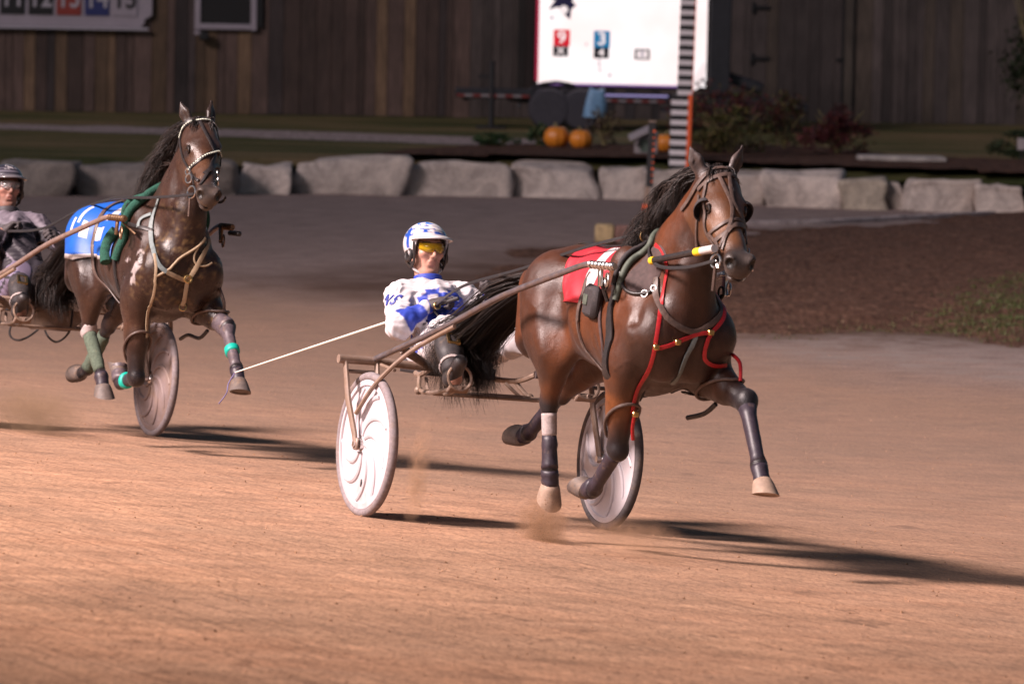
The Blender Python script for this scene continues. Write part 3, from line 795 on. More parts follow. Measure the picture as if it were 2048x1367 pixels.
def trailer():
    R = thing("screen_trailer", "black trailer carrying a tall lit white scoreboard screen", "trailer", Matrix.Translation((1.15, 83.2, TZ)))
    fr = MB()
    fr.box((-1.53, -.05, .585), (1.30, .14, .16), None, None, .015)          # rear deck beam left
    fr.box((.9, .1, .52), (4.4, .14, .14), None, None, .015)
    fr.box((.3, 1.4, .52), (4.6, .14, .14), None, None, .015)
    for x in (-2.0, -1.2, .2, 1.4, 2.6): fr.box((x, .75, .5), (.1, 1.4, .1))
    fr.box((2.1, .4, .36), (1.7, .9, .06))
    fr.build("frame", M['trailer_black'], R)
    for (xa, xb, y, z) in ((-2.15, -.95, -.125, .545), (.15, 1.3, .025, .50)):
        banded("reflective_tape", ((xa + xb) / 2, y, z), (xb - xa, .01, .042), 0, 9, [M['refl_red'], M['refl_white']], R)
    MB().box((.7, .02, .59), (1.3, .02, .035)).build("rail_strip", emis('rail_glow', (.45, .38, .75), .35), R)  # violet light on the white rail line, put in as emission
    # screen cabinet
    cb = MB(); cb.box((.58, .35, 2.16), (2.86, .5, 2.94), None, None, .02); cb.build("screen_cabinet", M['trailer_black'], R)
    sc = MB().box((.58, .085, 2.18), (2.80, .03, 2.86)).build("screen", M['screen'], R, False)
    MB().box((2.20, .2, 2.0), (.36, .3, 2.7), None, None, .02).build("side_panel", M['trailer_black'], R)
    MB().box((-.835, .06, 2.2), (.05, .03, 2.8)).build("screen_fringe", emis('fringe_red', (.6, .02, .08), .35), R)  # glowing red strip imitating the colour fringe of the bright screen
    MB().box((.5, .062, .755), (2.6, .03, .03)).build("screen_fringe", emis('fringe_violet', (.4, .2, .6), .35), R)  # glowing violet strip imitating the fringe under the screen
    Y = .062
    def plate(x, z, w, h, m): return MB().box((x, Y, z), (w, .012, h), None, None, .005).build("screen_square", M[m], sc)
    u = lambda px: (px - 1034) / 121.0 - .44 - .0   # horizontal picture units of the board, metres
    for (x, z, w, h, m, s, dm) in ((-.43, 1.52, .27, .27, 'scr_red', "9", 'scr_white'), (-.445, 1.30, .25, .17, 'scr_black', "X", 'scr_white'),
                                   (.235, 1.51, .27, .28, 'scr_blue', "3", 'scr_white'), (.23, 1.285, .25, .18, 'scr_black', "4", 'scr_white'), (.91, 1.275, .25, .175, 'scr_black', None, None)):
        p = plate(x, z, w, h, m)
        if s: text_obj(s, h * 1.02, M[dm], "digit", p, (x, Y - .012, z), ext=.003, sx=1.1)
        else:
            q = MB().box((x, Y - .01, z), (w * .72, .01, h * .70)).build("screen_square", M['scr_white'], p)
            text_obj("S", h * .75, M['scr_grey'], "digit", p, (x, Y - .018, z), ext=.003, sx=1.2)
    # dark blue figure at the upper left of the picture on the screen
    pl = [(-.66, 1.98), (-.50, 2.03), (-.42, 1.93), (-.30, 1.82), (-.28, 2.0), (-.20, 2.06), (-.27, 2.12), (-.22, 2.35), (-.42, 2.5), (-.60, 2.35), (-.75, 2.2), (-.55, 2.14)]
    n = len(pl); vs = [(x, Y, z) for x, z in pl] + [(x, Y + .012, z) for x, z in pl]
    MB().add(vs, [tuple(range(n)), tuple(range(n, 2 * n))[::-1]] + [(i, i + n, (i + 1) % n + n, (i + 1) % n) for i in range(n)]).build("screen_figure", M['scr_navy'], sc, False)
    MB().ball((-.405, Y - .004, 1.985), (.07, .008, .07)).build("screen_spot", M['scr_white'], sc)
    rnd = random.Random(3)
    for (x, z) in ((.20, 1.15), (.205, 1.08), (.215, 1.0), (.25, 1.62), (-.02, 1.42), (-.60, 1.85), (.38, .92)): MB().ball((x, Y - .002, z), (.012 + rnd.random() * .014, .006, .016 + rnd.random() * .02), 8, 5).build("screen_mark", M['scr_grey'], sc)
    MB().ball((1.86, .045, .93), (.085, .02, .25), 14, 10, None, Matrix.Rotation(.35, 3, 'Y')).build("reflection_shape", M['scr_white'], R)  # glowing oval that imitates a reflection beside the screen
    for i, (x, y) in enumerate(((-.62, -.1), (-.08, -.08), (-.62, 1.45), (-.22, 1.45))):
        w = MB().lathe([(.10, -.11), (.20, -.12), (.31, -.11), (.345, -.06), (.345, .06), (.31, .11), (.1, .11)], (x, y, .345), (0, 1, 0), 28).build("wheel", M['tyre_far'], R)
        MB().lathe([(.0, -.10), (.05, -.115), (.13, -.10), (.17, -.075)], (x, y, .345), (0, 1, 0), 16).build("rim", M['tyre_far'], w)
    fd = MB(); vs = []
    for k in range(9):
        a = pi * k / 8; vs.append((-.5 + -.62 * cos(a), .345 + .44 * sin(a)))
    for (x0, z0), (x1, z1) in zip(vs[:-1], vs[1:]): fd.tube([(x0, 0.05, z0), (x1, 0.05, z1)], .03, 6)
    fd.build("fender", M['trailer_black'], R)
    t = MB(); t.tube([(-1.57, -.1, 1.12), (-1.57, -.1, .04)], .045, 8); t.box((-1.57, -.1, .02), (.5, .3, .04), None, None, .01); t.box((-1.71, -.1, .86), (.18, .05, .05))
    t.build("jack", M['dark_metal'], R)
    tg = MB(); tg.tube(catmull([(2.25, .4, .92), (2.6, .4, .80), (2.9, .4, .60), (3.1, .4, .44)], 5), .05, 8); tg.box((2.6, .45, .84), (.7, .3, .18), Matrix.Rotation(.3, 3, 'Y'), None, .03); tg.box((3.40, .4, .42), (.6, .2, .14), None, None, .02)
    tg.build("tow_bar", M['trailer_black'], R)
trailer()
def tarp():
    mb = MB(); rnd = random.Random(2); vs = []; fs = []; nu, nv = 18, 12
    for j in range(nv + 1):
        v = j / nv
        for i in range(nu):
            a = 2 * pi * i / nu; sq = 1 / max(abs(cos(a)), abs(sin(a))) ** .7; r = sq * (1 + .10 * sin(3 * a + 4 * v) + .05 * sin(7 * a - 6 * v))
            w = .165 + .02 * sin(5 * v) - .03 * v
            vs.append((cos(a) * w * r + .05 * v, sin(a) * .12 * r, .02 + .46 * v + .035 * sin(2 * a + 1) * v))
    for j in range(nv):
        for i in range(nu): fs.append((j * nu + i, j * nu + (i + 1) % nu, (j + 1) * nu + (i + 1) % nu, (j + 1) * nu + i))
    fs.append(tuple(nv * nu + i for i in range(nu)))
    tag(mesh_obj("tarp_bundle", vs, fs, M['tarp_blue'], None, True, None, Matrix.Translation((1.27, 82.7, TZ + .22))), "light blue bundled tarp beside the trailer wheels under the screen", "tarp")
tarp()

# --- posts
M['white_paint'] = simple('white_paint', (.72, .66, .68), .5, 0, .1, 20, .05); M['post_black'] = simple('post_black', (.016, .014, .016), .5, 0, .2, 20, .05)
M['orange'] = simple('orange_paint', (.85, .13, .035), .5, 0, .1, 20, .05); M['tan_wood'] = simple('tan_wood', (.26, .18, .14), .7, 0, .3, 20, .2)
def lean(x, y, z, deg): return Matrix.Translation((x, y, z)) @ Matrix.Rotation(radians(deg), 4, 'Y')
def striped():
    R = thing("striped_post", "tall black and white striped finish post with one orange side", "post", lean(2.28, 70.9, .2, .9))
    bw = [M['white_paint'], M['post_black']]
    banded("lower_shaft", (0, 0, .0705 * 9), (.235, .235, .0705 * 18), 2, 18, bw, R); banded("upper_shaft", (.065, 0, .0705 * 35), (.205, .205, .0705 * 34), 2, 34, bw, R)
    o = MB().box((.145, -.02, .64), (.055, .21, 1.28)); o.build("orange_side", M['orange'], R, False)
    MB().box((.172, -.02, 2.45), (.012, .18, 2.3)).build("orange_edge", M['orange'], R, False)
striped()
def marker():
    R = thing("marker_post", "slim leaning marker stake, black with orange ticks above and white bands below", "post", lean(1.585, 59.95, 0.0, 1.6))
    MB().box((0, 0, 1.08), (.085, .07, .78), None, None, .005).build("upper_stake", M['post_black'], R)
    MB().box((-.022, -.003, .59), (.06, .06, .22), None, None, .005).build("tan_section", M['tan_wood'], R)
    MB().box((-.03, 0, .445), (.075, .065, .07), None, None, .004).build("orange_band", M['orange'], R)
    banded("banded_section", (-.03, 0, .205), (.072, .062, .41), 2, 6, [M['white_paint'], M['post_black']], R)
    for k in range(9): MB().box((.026, -.037, 1.36 - .075 * k), (.026, .006, .012 if k % 3 else .026), Matrix.Rotation(.25, 3, 'Y')).build("orange_tick", M['orange'], R, False)
    MB().box((0, 0, 1.475), (.10, .085, .02), None, None, .005).build("cap", M['tan_wood'], R)
marker()
def floodbox():
    R = thing("garden_light", "pale grey hooded box light standing in the mulch near the pumpkins", "light", Matrix.Translation((1.86, 72.5, TZ + .05)))
    MB().box((.02, 0, .18), (.34, .26, .34), None, None, .02).build("housing", M['hood_grey'], R)
    h = MB(); h.box((-.08, -.12, .33), (.34, .34, .03), Matrix.Rotation(-.45, 3, 'Y') @ Matrix.Rotation(.2, 3, 'X'), None, .01); h.box((-.10, -.10, .24), (.03, .30, .16), Matrix.Rotation(.5, 3, 'Y'), None, .01)
    h.build("hood", M['hood_grey'], R)
    MB().box((.03, -.137, .15), (.2, .012, .18), None, None, .004).build("lens", simple('lens_dark', (.10, .13, .11), .3, 0, .4, 20, 0), R)
floodbox()

# --- pumpkins
M['pumpkin'] = simple('pumpkin', (.62, .20, .02), .4, 0, .2, 9, .1, .005); M['stalk'] = simple('stalk', (.20, .16, .07), .8, 0, .3, 30, .3)
def pumpkin(x, y, r, lab):
    mb = MB(); vs = []; fs = []; nu, nv = 60, 22
    for i in range(nv + 1):
        th = pi * i / nv
        for k in range(nu):
            ph = 2 * pi * k / nu; rib = 1 - .065 * abs(cos(ph * 5)) ** 6 * sin(th)
            z = cos(th) * .90 - .18 * math.exp(-(th / .35) ** 2)
            vs.append((sin(th) * cos(ph) * r * rib, sin(th) * sin(ph) * r * rib, z * r + r * .86))
    for i in range(nv):
        for k in range(nu): fs.append((i * nu + k, (i + 1) * nu + k, (i + 1) * nu + (k + 1) % nu, i * nu + (k + 1) % nu))
    R = mesh_obj("pumpkin", vs, fs, M['pumpkin'], None, True, None, Matrix.Translation((x, y, TZ + .06)) @ Matrix.Rotation(x * 3, 4, 'Z'))
    tag(R, lab, "pumpkin", "pumpkins on the garden bed")
    MB().tube([(0, 0, r * 1.5), (.01, .01, r * 1.72), (.04, .02, r * 1.88)], [.035, .022, .026], 7).build("stalk", M['stalk'], R)
pumpkin(.60, 74.2, .195, "larger round orange pumpkin, left one of the touching pair")
pumpkin(.955, 74.0, .175, "smaller orange pumpkin touching a larger one on its left")
pumpkin(2.19, 73.4, .165, "orange pumpkin standing alone half behind the slim marker post")

# --- shrubs: many small leaves through the crown on branching stems
def shrub(x, y, w, h, n, cols, lab, name="shrub", ls=.05, dens=.45, grp=None, z0=TZ + .05):
    rnd = random.Random(int(x * 100) + n); R = thing(name, lab, name.replace('_', ' '), Matrix.Translation((x, y, z0)), grp)
    st = MB(); tips = []
    for k in range(9):
        a = rnd.uniform(0, 6.28); l = rnd.uniform(.5, .95); e = Vector((cos(a) * w * .42 * l, sin(a) * w * .3 * l, h * rnd.uniform(.5, .95)))
        p = catmull([(0, 0, 0), e * .45 + Vector((0, 0, h * .12)), e], 4); st.tube(p, [.016 * (1 - i / len(p) * .7) for i in range(len(p))], 5); tips.append(e)
    st.build("stems", M['stalk'], R)
    vs = []; fs = []; cs = []; cl = [Vector((rnd.gauss(0, .26) * w, rnd.gauss(0, .2) * w, h * min(1, max(.12, rnd.gauss(.55, .24))))) for _ in range(26)]
    for i in range(n):
        c = rnd.choice(cl); p = c + Vector((rnd.gauss(0, .075) * w, rnd.gauss(0, .075) * w, rnd.gauss(0, .07) * h))
        if p.z < .02 or (p.x / (w * .55)) ** 2 + ((p.z - h * .45) / (h * .6)) ** 2 > 1: continue
        q = Matrix.Rotation(rnd.uniform(0, 6.28), 3, 'Z') @ Matrix.Rotation(rnd.uniform(-1.2, 1.2), 3, 'X') @ Matrix.Rotation(rnd.uniform(-1, 1), 3, 'Y'); s = ls * rnd.uniform(.6, 1.4)
        b = len(vs); vs += [p + q @ Vector(v) * s for v in ((0, -.5, 0), (.32, .0, .06), (0, .6, 0), (-.32, 0, .06))]; fs.append((b, b + 1, b + 2, b + 3))
        col = rnd.choice(cols); f = rnd.uniform(.7, 1.3); cs += [tuple(u * f for u in col)] * 4
    mesh_obj("foliage", vs, fs, M['leaf'], R, False, np.array(cs))
RED = [(.10, .018, .022), (.07, .015, .020), (.13, .035, .03), (.05, .02, .02)]
YG = [(.085, .075, .018), (.05, .055, .015), (.12, .095, .03), (.03, .035, .01), (.09, .05, .03)]
GR = [(.03, .06, .022), (.02, .042, .015), (.045, .075, .03)]
shrub(3.05, 75.2, 1.5, 1.05, 3200, RED + YG[1:2], "dim red leaved shrub rising behind the striped post beside the trailer", grp="shrubs on the garden bed")
shrub(3.15, 73.4, 1.25, .68, 2600, YG, "yellow green shrub right above the front horse's ears", grp="shrubs on the garden bed")
shrub(4.05, 75.6, .9, .85, 1500, RED + YG, "thin brown red shrub under the trailer's tow bar", grp="shrubs on the garden bed")
shrub(4.75, 73.9, 1.15, .72, 2600, RED, "round dark red shrub at the right of the shrub row", grp="shrubs on the garden bed")
shrub(-.30, 74.0, .70, .22, 900, GR, "low bright green clump on the mulch left of the pumpkins", "plant", .05, grp="plants on the garden bed")
shrub(.33, 74.6, .34, .36, 500, GR, "small green plant tight beside the left pumpkin", "plant", .05, grp="plants on the garden bed")
shrub(1.32, 75.0, .5, .62, 420, [(.07, .045, .03), (.10, .065, .045), (.05, .03, .025)], "withered brown stalks between the paired pumpkins and the grey light", "plant", .05, grp="plants on the garden bed")
shrub(7.4, 73.6, .9, .42, 1500, [(.016, .03, .012), (.03, .04, .015)], "dark green clump of plants at the right edge of the bed", "plant", .05, grp="plants on the garden bed")
shrub(8.9, 85.2, 1.6, 2.6, 3200, [(.012, .02, .008), (.02, .026, .01)], "tall dark green bush in front of the boards at the far right", "shrub", .09, z0=TZ)
R = thing("small_sign", "small pale sign plate on a stake at the far right edge", "sign", Matrix.Translation((7.32, 72.6, TZ + .03)))
MB().box((0, 0, .30), (.12, .015, .17), None, None, .004).build("plate", M['hood_grey'], R); MB().tube([(0, .015, 0), (0, .015, .3)], .01, 6).build("stake", M['dark_metal'], R)
# ------------------------------------------------------------------ rigs: x forward, y to the horse's left, z off the track, origin under the sulky axle
def rigm(o, T, L, N): return Matrix(((T[0], L[0], N[0], o[0]), (T[1], L[1], N[1], o[1]), (T[2], L[2], N[2], o[2]), (0, 0, 0, 1)))
_T, _L, _N = (.41117, -.9112, .02556), (.90946, .40816, -.07928), (.06181, .05585, .99652)
RIG = {1: rigm((-.12106, 24.73971, .71578), _T, _L, _N), 2: rigm((-2.81507, 30.51711, .5591), _T, _L, _N)}
A3 = lambda *v: np.array(v, float)
def V3(v): return Vector((float(v[0]), float(v[1]), float(v[2])))

POSE = {
 1: dict(
  hr=[(.92, -.15, 1.17), (1.13, -.20, .93), (1.005, -.165, .655), (1.035, -.145, .345), (1.03, -.135, .265), (.99, -.125, .17)],
  hl=[(.90, .15, 1.17), (.98, .17, .92), (.64, .07, .69), (.33, .055, .47), (.25, .055, .45), (.13, .05, .485)],
  fr=[(2.02, -.155, 1.03), (1.86, -.19, .85), (1.775, -.155, .49), (1.53, -.14, .285), (1.44, -.135, .275), (1.33, -.13, .325)],
  fl=[(2.02, .155, 1.04), (1.90, .20, .88), (2.26, .245, .765), (2.495, .215, .495), (2.55, .21, .42), (2.605, .20, .335)],
  neck=[(1.84, 0, 1.20), (1.995, 0, 1.41), (2.11, .01, 1.575), (2.185, .025, 1.69)], neckr=[.30, .21, .15, .118],
  poll=(2.20, .03, 1.745), muz=(2.625, -.04, 1.405), eart=[(2.16, -.115, 1.925), (2.20, .15, 1.945)], withers=1.43),
 2: dict(
  hr=[(.92, -.15, 1.19), (1.14, -.20, .96), (1.03, -.17, .655), (1.25, -.145, .40), (1.275, -.14, .34), (1.29, -.135, .255)],
  hl=[(.90, .15, 1.18), (1.02, .16, .94), (.68, .08, .68), (.43, .06, .40), (.33, .055, .37), (.20, .05, .39)],
  fr=[(2.02, -.155, 1.05), (1.88, -.19, .86), (1.865, -.155, .425), (1.60, -.15, .375), (1.54, -.14, .43), (1.50, -.135, .52)],
  fl=[(2.02, .155, 1.05), (1.89, .20, .88), (2.20, .25, .755), (2.47, .225, .54), (2.53, .22, .465), (2.60, .205, .375)],
  neck=[(1.82, 0, 1.22), (1.96, 0, 1.46), (2.04, .01, 1.65), (2.075, .03, 1.79)], neckr=[.31, .22, .155, .12],
  poll=(2.08, .035, 1.865), muz=(2.53, -.055, 1.515), eart=[(2.02, -.085, 2.035), (1.985, .125, 2.06)], withers=1.46)}

def horse_field(P, h=.0115):
    F = Field((-.1, -.46, .05), (2.85, .46, 2.12), h); Y = (0, 1, 0); w = P['withers'] - 1.43
    F.ell((1.40, 0, 1.095), (.50, .245, .262), .08, rot3('Y', 5)); F.ell((1.73, 0, 1.05), (.37, .225, .305), .10)
    F.cone((1.86, 0, 1.29 + w), (1.42, 0, 1.29 + w), .125, .10, .09, (Y, .75)); F.cone((1.45, 0, 1.235), (.95, 0, 1.25), .155, .15, .10)
    F.ell((.87, 0, 1.20), (.29, .215, .20), .09)
    for s in (-1, 1):
        F.ell((.93, s * .155, 1.27), (.13, .075, .085), .07); F.cone((.66, s * .095, 1.20), (.73, s * .135, .95), .115, .10, .08)
    for s, hk, fk in ((-1, 'hr', 'fr'), (1, 'hl', 'fl')):
        H = [A3(*p) for p in P[hk]]; hip, st, ho, fe, co, ft = H
        th = (hip + st) / 2 + A3(-.07, s * .0, .0)
        ang = math.degrees(math.atan2(st[0] - hip[0], hip[2] - st[2]))
        F.ell(th + A3(-.0, s * .006, .02), (.175, .114, .27), .05, rot3('Y', -ang * .6))
        F.cone(hip, st, .16, .105, .09, (Y, .8)); F.ell(st, (.085, .07, .085), .06)
        # gaskin with the calf muscle at its back
        ga = ho - st; ga /= np.linalg.norm(ga); bk = np.cross(ga, A3(0, 1, 0)); bk = bk if bk[0] < 0 else -bk
        if bk[0] > 0: bk = -bk
        F.cone(st, ho, .098, .046, .05, (Y, .82)); F.cone(st + bk * .05, st + (ho - st) * .6 + bk * .022, .085, .052, .05, (Y, .75))
        F.cone(th + A3(-.10, 0, -.05), st + (ho - st) * .35 + bk * .04, .115, .065, .08, (Y, .8))
        F.cone(st + (ho - st) * .55 + bk * .05, ho + bk * .045 - ga * .01, .020, .022, .02)            # hamstring tendon to the point of hock
        F.ell(ho, (.054, .043, .060), .02); F.ell(ho + bk * .04 - ga * .025, (.027, .024, .032), .025)
        ca = fe - ho; ca /= np.linalg.norm(ca); cb = np.cross(ca, A3(0, 1, 0)); cb = cb if cb @ bk > 0 else -cb
        F.cone(ho, fe, .036, .029, .018); F.cone(ho + cb * .022 + ca * .05, fe + cb * .020 - ca * .02, .022, .021, .015)
        F.ell(fe + cb * .006, (.040, .037, .040), .012); F.ell(fe + cb * .028, (.02, .022, .022), .02); F.cone(fe, co, .034, .037, .02)
        # fore leg
        G = [A3(*p) for p in P[fk]]; sh, el, kn, fe, co, ft = G
        F.cone((1.70, s * .155, 1.33 + w), sh + A3(-.02, 0, .04), .10, .11, .055, (Y, .72)); F.ell(sh, (.085, .07, .11), .08)
        F.cone(sh, el, .118, .098, .08, (Y, .85)); F.ell((2.05, s * .075, 1.0), (.10, .08, .17), .08)
        F.ell((1.79, s * .182, 1.03), (.14, .072, .18), .045, rot3('Y', 25))
        fa = kn - el; L = np.linalg.norm(fa); fa /= L; bk = np.cross(fa, A3(0, 1, 0)); bk = bk if bk[0] < 0 else -bk
        F.cone(el - fa * .05, el + fa * L * .5, .108, .076, .06, (Y, .85)); F.cone(el + fa * L * .4, kn, .074, .048, .035, (Y, .92)); F.cone(el + fa * L * .1 - bk * .05, el + fa * L * .62 - bk * .022, .040, .026, .02)
        F.cone(el + bk * .03, el + fa * L * .5 + bk * .02, .06, .04, .04)
        F.ell(kn, (.052, .052, .056), .018); F.ell(kn - bk * .022, (.036, .042, .045), .02)
        ca = fe - kn; ca /= np.linalg.norm(ca); cb = np.cross(ca, A3(0, 1, 0)); cb = cb if cb @ (bk + fa * .2) > 0 else -cb
        F.cone(kn, fe, .035, .028, .018); F.cone(kn + cb * .022 + ca * .04, fe + cb * .02 - ca * .02, .022, .021, .015)
        F.ell(fe + cb * .006, (.040, .037, .040), .012); F.ell(fe + cb * .028, (.02, .022, .022), .02); F.cone(fe, co, .034, .037, .02)
        # folds: elbow, stifle fold, shoulder line
        F.cone((1.97, s * .245, 1.36 + w), (2.03, s * .245, 1.10), .03, .025, .06, None, True)
        F.cone((1.66, s * .30, 1.10), (1.72, s * .285, .86), .03, .02, .05, None, True)
        F.cone((1.16, s * .285, 1.16), (1.24, s * .27, .84), .06, .07, .08, None, True)
        F.cone((.80, s * .275, 1.10), (.86, s * .27, .86), .02, .015, .05, None, True)
    # neck
    N = P['neck']; R = P['neckr']; fl = [.52, .52, .56, .64]
    for i in range(3): F.cone(N[i], N[i + 1], R[i], R[i + 1], .10 if i == 0 else .06, (Y, (fl[i] + fl[i + 1]) / 2))
    po, mz = A3(*P['poll']), A3(*P['muz']); F.cone(N[3], po + A3(.02, 0, -.05), R[3], .10, .05, (Y, .68))
    ax = np.array(N[2]) - np.array(N[0]); ax /= np.linalg.norm(ax); fr_ = A3(ax[2], 0, -ax[0])
    for s in (-1, 1):   # jugular groove and throat
        F.cone(np.array(N[1]) + fr_ * .13 + A3(0, s * .128, 0), np.array(N[2]) + fr_ * .07 + A3(0, s * .095, 0), .016, .012, .05, None, True)
        F.cone(np.array(N[1]) + fr_ * .15 + A3(0, s * .035, 0), np.array(N[0]) + fr_ * .27 + A3(0, s * .06, -.02), .06, .075, .06)
    # head: f along the face to the muzzle, u out of the forehead
    f = mz - po; Lh = np.linalg.norm(f); f /= Lh; sd = np.cross(A3(0, 0, 1), f); sd /= np.linalg.norm(sd); u = np.cross(f, sd)
    hp = lambda a, b, c: po + f * a + sd * b + u * c
    Rm = np.stack([f, sd, u], -1); hy = tuple(sd)
    F.cone(hp(.02, 0, -.035), hp(.23, 0, -.05), .108, .100, .05, (hy, .86)); F.cone(hp(.20, 0, -.045), hp(.42, 0, -.035), .100, .066, .05, (hy, .78)); F.cone(hp(.40, 0, -.034), hp(Lh, 0, -.02), .066, .064, .04, (hy, .90))
    F.ell(hp(.13, 0, .022), (.14, .083, .05), .05, Rm)
    for s in (-1, 1):
        F.ell(hp(.17, s * .052, -.105), (.12, .042, .09), .045, Rm)           # cheek
        F.ell(hp(.175, s * .080, .016), (.05, .028, .030), .025, Rm)          # brow and eye socket
        F.ell(hp(.205, s * .100, .006), (.028, .016, .018), .012, Rm, True)
        F.cone(hp(.22, s * .074, -.035), hp(.36, s * .052, -.03), .018, .012, .03)   # facial crest
        F.ell(hp(Lh + .012, s * .046, .012), (.046, .030, .038), .02, Rm)    # nostril wing
        F.ell(hp(Lh + .046, s * .056, .016), (.034, .019, .026), .008, Rm, True)
    F.ell(hp(Lh + .02, 0, -.035), (.036, .052, .034), .03, Rm); F.ell(hp(Lh - .005, 0, -.082), (.045, .042, .030), .03, Rm)
    F.ell(hp(Lh + .015, 0, -.066), (.05, .06, .007), .01, Rm, True)
    # ears
    for s, t in ((-1, P['eart'][0]), (1, P['eart'][1])):
        b = hp(-.02, s * .062, .015); t = A3(*t); m = b + (t - b) * .5; d = (t - b) / np.linalg.norm(t - b)
        side = np.cross(d, A3(.75, s * .5 - .2, 0)); side /= np.linalg.norm(side); fo = np.cross(side, d); fo = fo if fo[0] > 0 else -fo
        F.cone(b, m, .030, .036, .025, (fo, .62)); F.cone(m, t - d * .012, .036, .010, .015, (fo, .62))
        F.cone(b + (t - b) * .3 + fo * .026, b + (t - b) * .82 + fo * .018, .020, .008, .012, (side, .8), True)
    info = dict(hp=hp, f=f, u=u, Lh=Lh, Rm=Rm)
    return F, info

def seg_par(V, a, b):
    a = np.array(a); b = np.array(b); ab = b - a; t = np.clip((V - a) @ ab / (ab @ ab), 0, 1); return t, np.linalg.norm(V - a - t[:, None] * ab, axis=1)

def horse_colour(V, N, P, info, which):
    bay = np.array((.088, .0255, .0075)) if which == 1 else np.array((.030, .013, .009))
    tan = np.array((.145, .046, .012)) if which == 1 else np.array((.055, .024, .014))
    dark = np.array((.022, .010, .007)); blk = np.array((.013, .010, .012))
    C = np.tile(bay, (len(V), 1)); n = vnoise(V, 3.2, 4.0 + which, 2)
    def mix(C, c, m): return C * (1 - m[:, None]) + np.array(c) * m[:, None]
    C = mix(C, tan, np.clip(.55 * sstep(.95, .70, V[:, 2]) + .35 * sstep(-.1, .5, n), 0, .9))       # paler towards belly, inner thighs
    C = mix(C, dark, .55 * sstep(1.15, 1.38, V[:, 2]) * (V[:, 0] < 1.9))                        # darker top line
    C = mix(C, dark, .78 * sstep(1.86, 2.12, V[:, 0] - .35 * (V[:, 2] - 1.2)) * sstep(.72, .92, V[:, 2])); C = mix(C, dark, .5 * sstep(.12, .30, np.abs(N[:, 0]) * 0 + vnoise(V, 2.1, 11.0, 2)) ); C = mix(C, dark, .6 * sstep(.0, -.5, N[:, 2]) * sstep(.62, .8, V[:, 2]))  # darker breast and neck; underside shade painted onto downward-facing coat
    for k, s0 in (('hr', 0), ('hl', 0), ('fr', 1), ('fl', 1)):
        Q = P[k]; near = np.full(len(V), 9.0); lev = np.zeros(len(V))
        for i in range(1, 5):
            t, d = seg_par(V, Q[i], Q[i + 1]); m = d < near; near[m] = d[m]; lev[m] = i + t[m]
        m = (sstep(1.74, 2.08, lev + n * .10) if k[0] == 'h' else sstep(1.50, 1.95, lev + n * .12)) * (near < .13); C = mix(C, blk, m)
    t, d = seg_par(V, P['poll'], P['muz']); hd = (d < .2) & (V[:, 0] > P['poll'][0] - .12) & (V[:, 2] > P['muz'][2] - .14) & (np.abs(V[:, 1]) < .16)
    q = (V - np.array(P['poll'])) @ info['f']
    hm = hd.astype(float)
    C = mix(C, (.085, .033, .013) if which == 1 else (.040, .018, .011), hm * .8 * sstep(-.02, .08, q))
    C = mix(C, (.145, .062, .026) if which == 1 else (.070, .032, .017), hm * sstep(.20, .30, q) * sstep(.52, .40, q) * .8)
    C = mix(C, (.030, .022, .020), hm * sstep(info['Lh'] - .10, info['Lh'] - .02, q))
    C = mix(C, (.11, .085, .075), hm * sstep(info['Lh'] - .02, info['Lh'] + .03, q) * .4)
    hp = info['hp']
    for s in (-1, 1):
        C = mix(C, (.006, .004, .004), sstep(.034, .022, np.linalg.norm(V - hp(info['Lh'] + .036, s * .052, .014), axis=1)))
        C = mix(C, (.02, .012, .010), sstep(.055, .03, np.linalg.norm(V - hp(.20, s * .085, -.008), axis=1)) * .9)
    ear = sstep(P['poll'][2] + .02, P['poll'][2] + .06, V[:, 2])
    C = mix(C, (.06, .047, .045) if which == 1 else (.022, .014, .012), ear * .85)
    if which == 1:
        C = mix(C, (.55, .46, .42), sstep(.026, .018, np.linalg.norm((V - hp(.13, .022, .07)) * np.array((1, 1.6, .7)), axis=1)))
    else:      # dried sweat on the shoulder, dust on the breast
        fo = vnoise(V, 16, 2.2, 2) + .7 * vnoise(V, 5, 7.2, 1)
        zone = sstep(.26, .10, np.linalg.norm((V - np.array((1.90, -.24, 1.12))) * np.array((1, .6, .8)), axis=1))
        C = mix(C, (.50, .44, .44), sstep(.80, .90, fo * .8 + zone * .42) * zone * .6)
        brz = sstep(1.9, 2.1, V[:, 0]) * sstep(1.6, 1.3, V[:, 2]); sp = vnoise(V, 34, 1.2, 2)
        C = mix(C, (.26, .17, .075), sstep(.0, .7, sp) * brz * sstep(-.25, .25, vnoise(V, 6, 5.5, 1)) * .38)
    return C

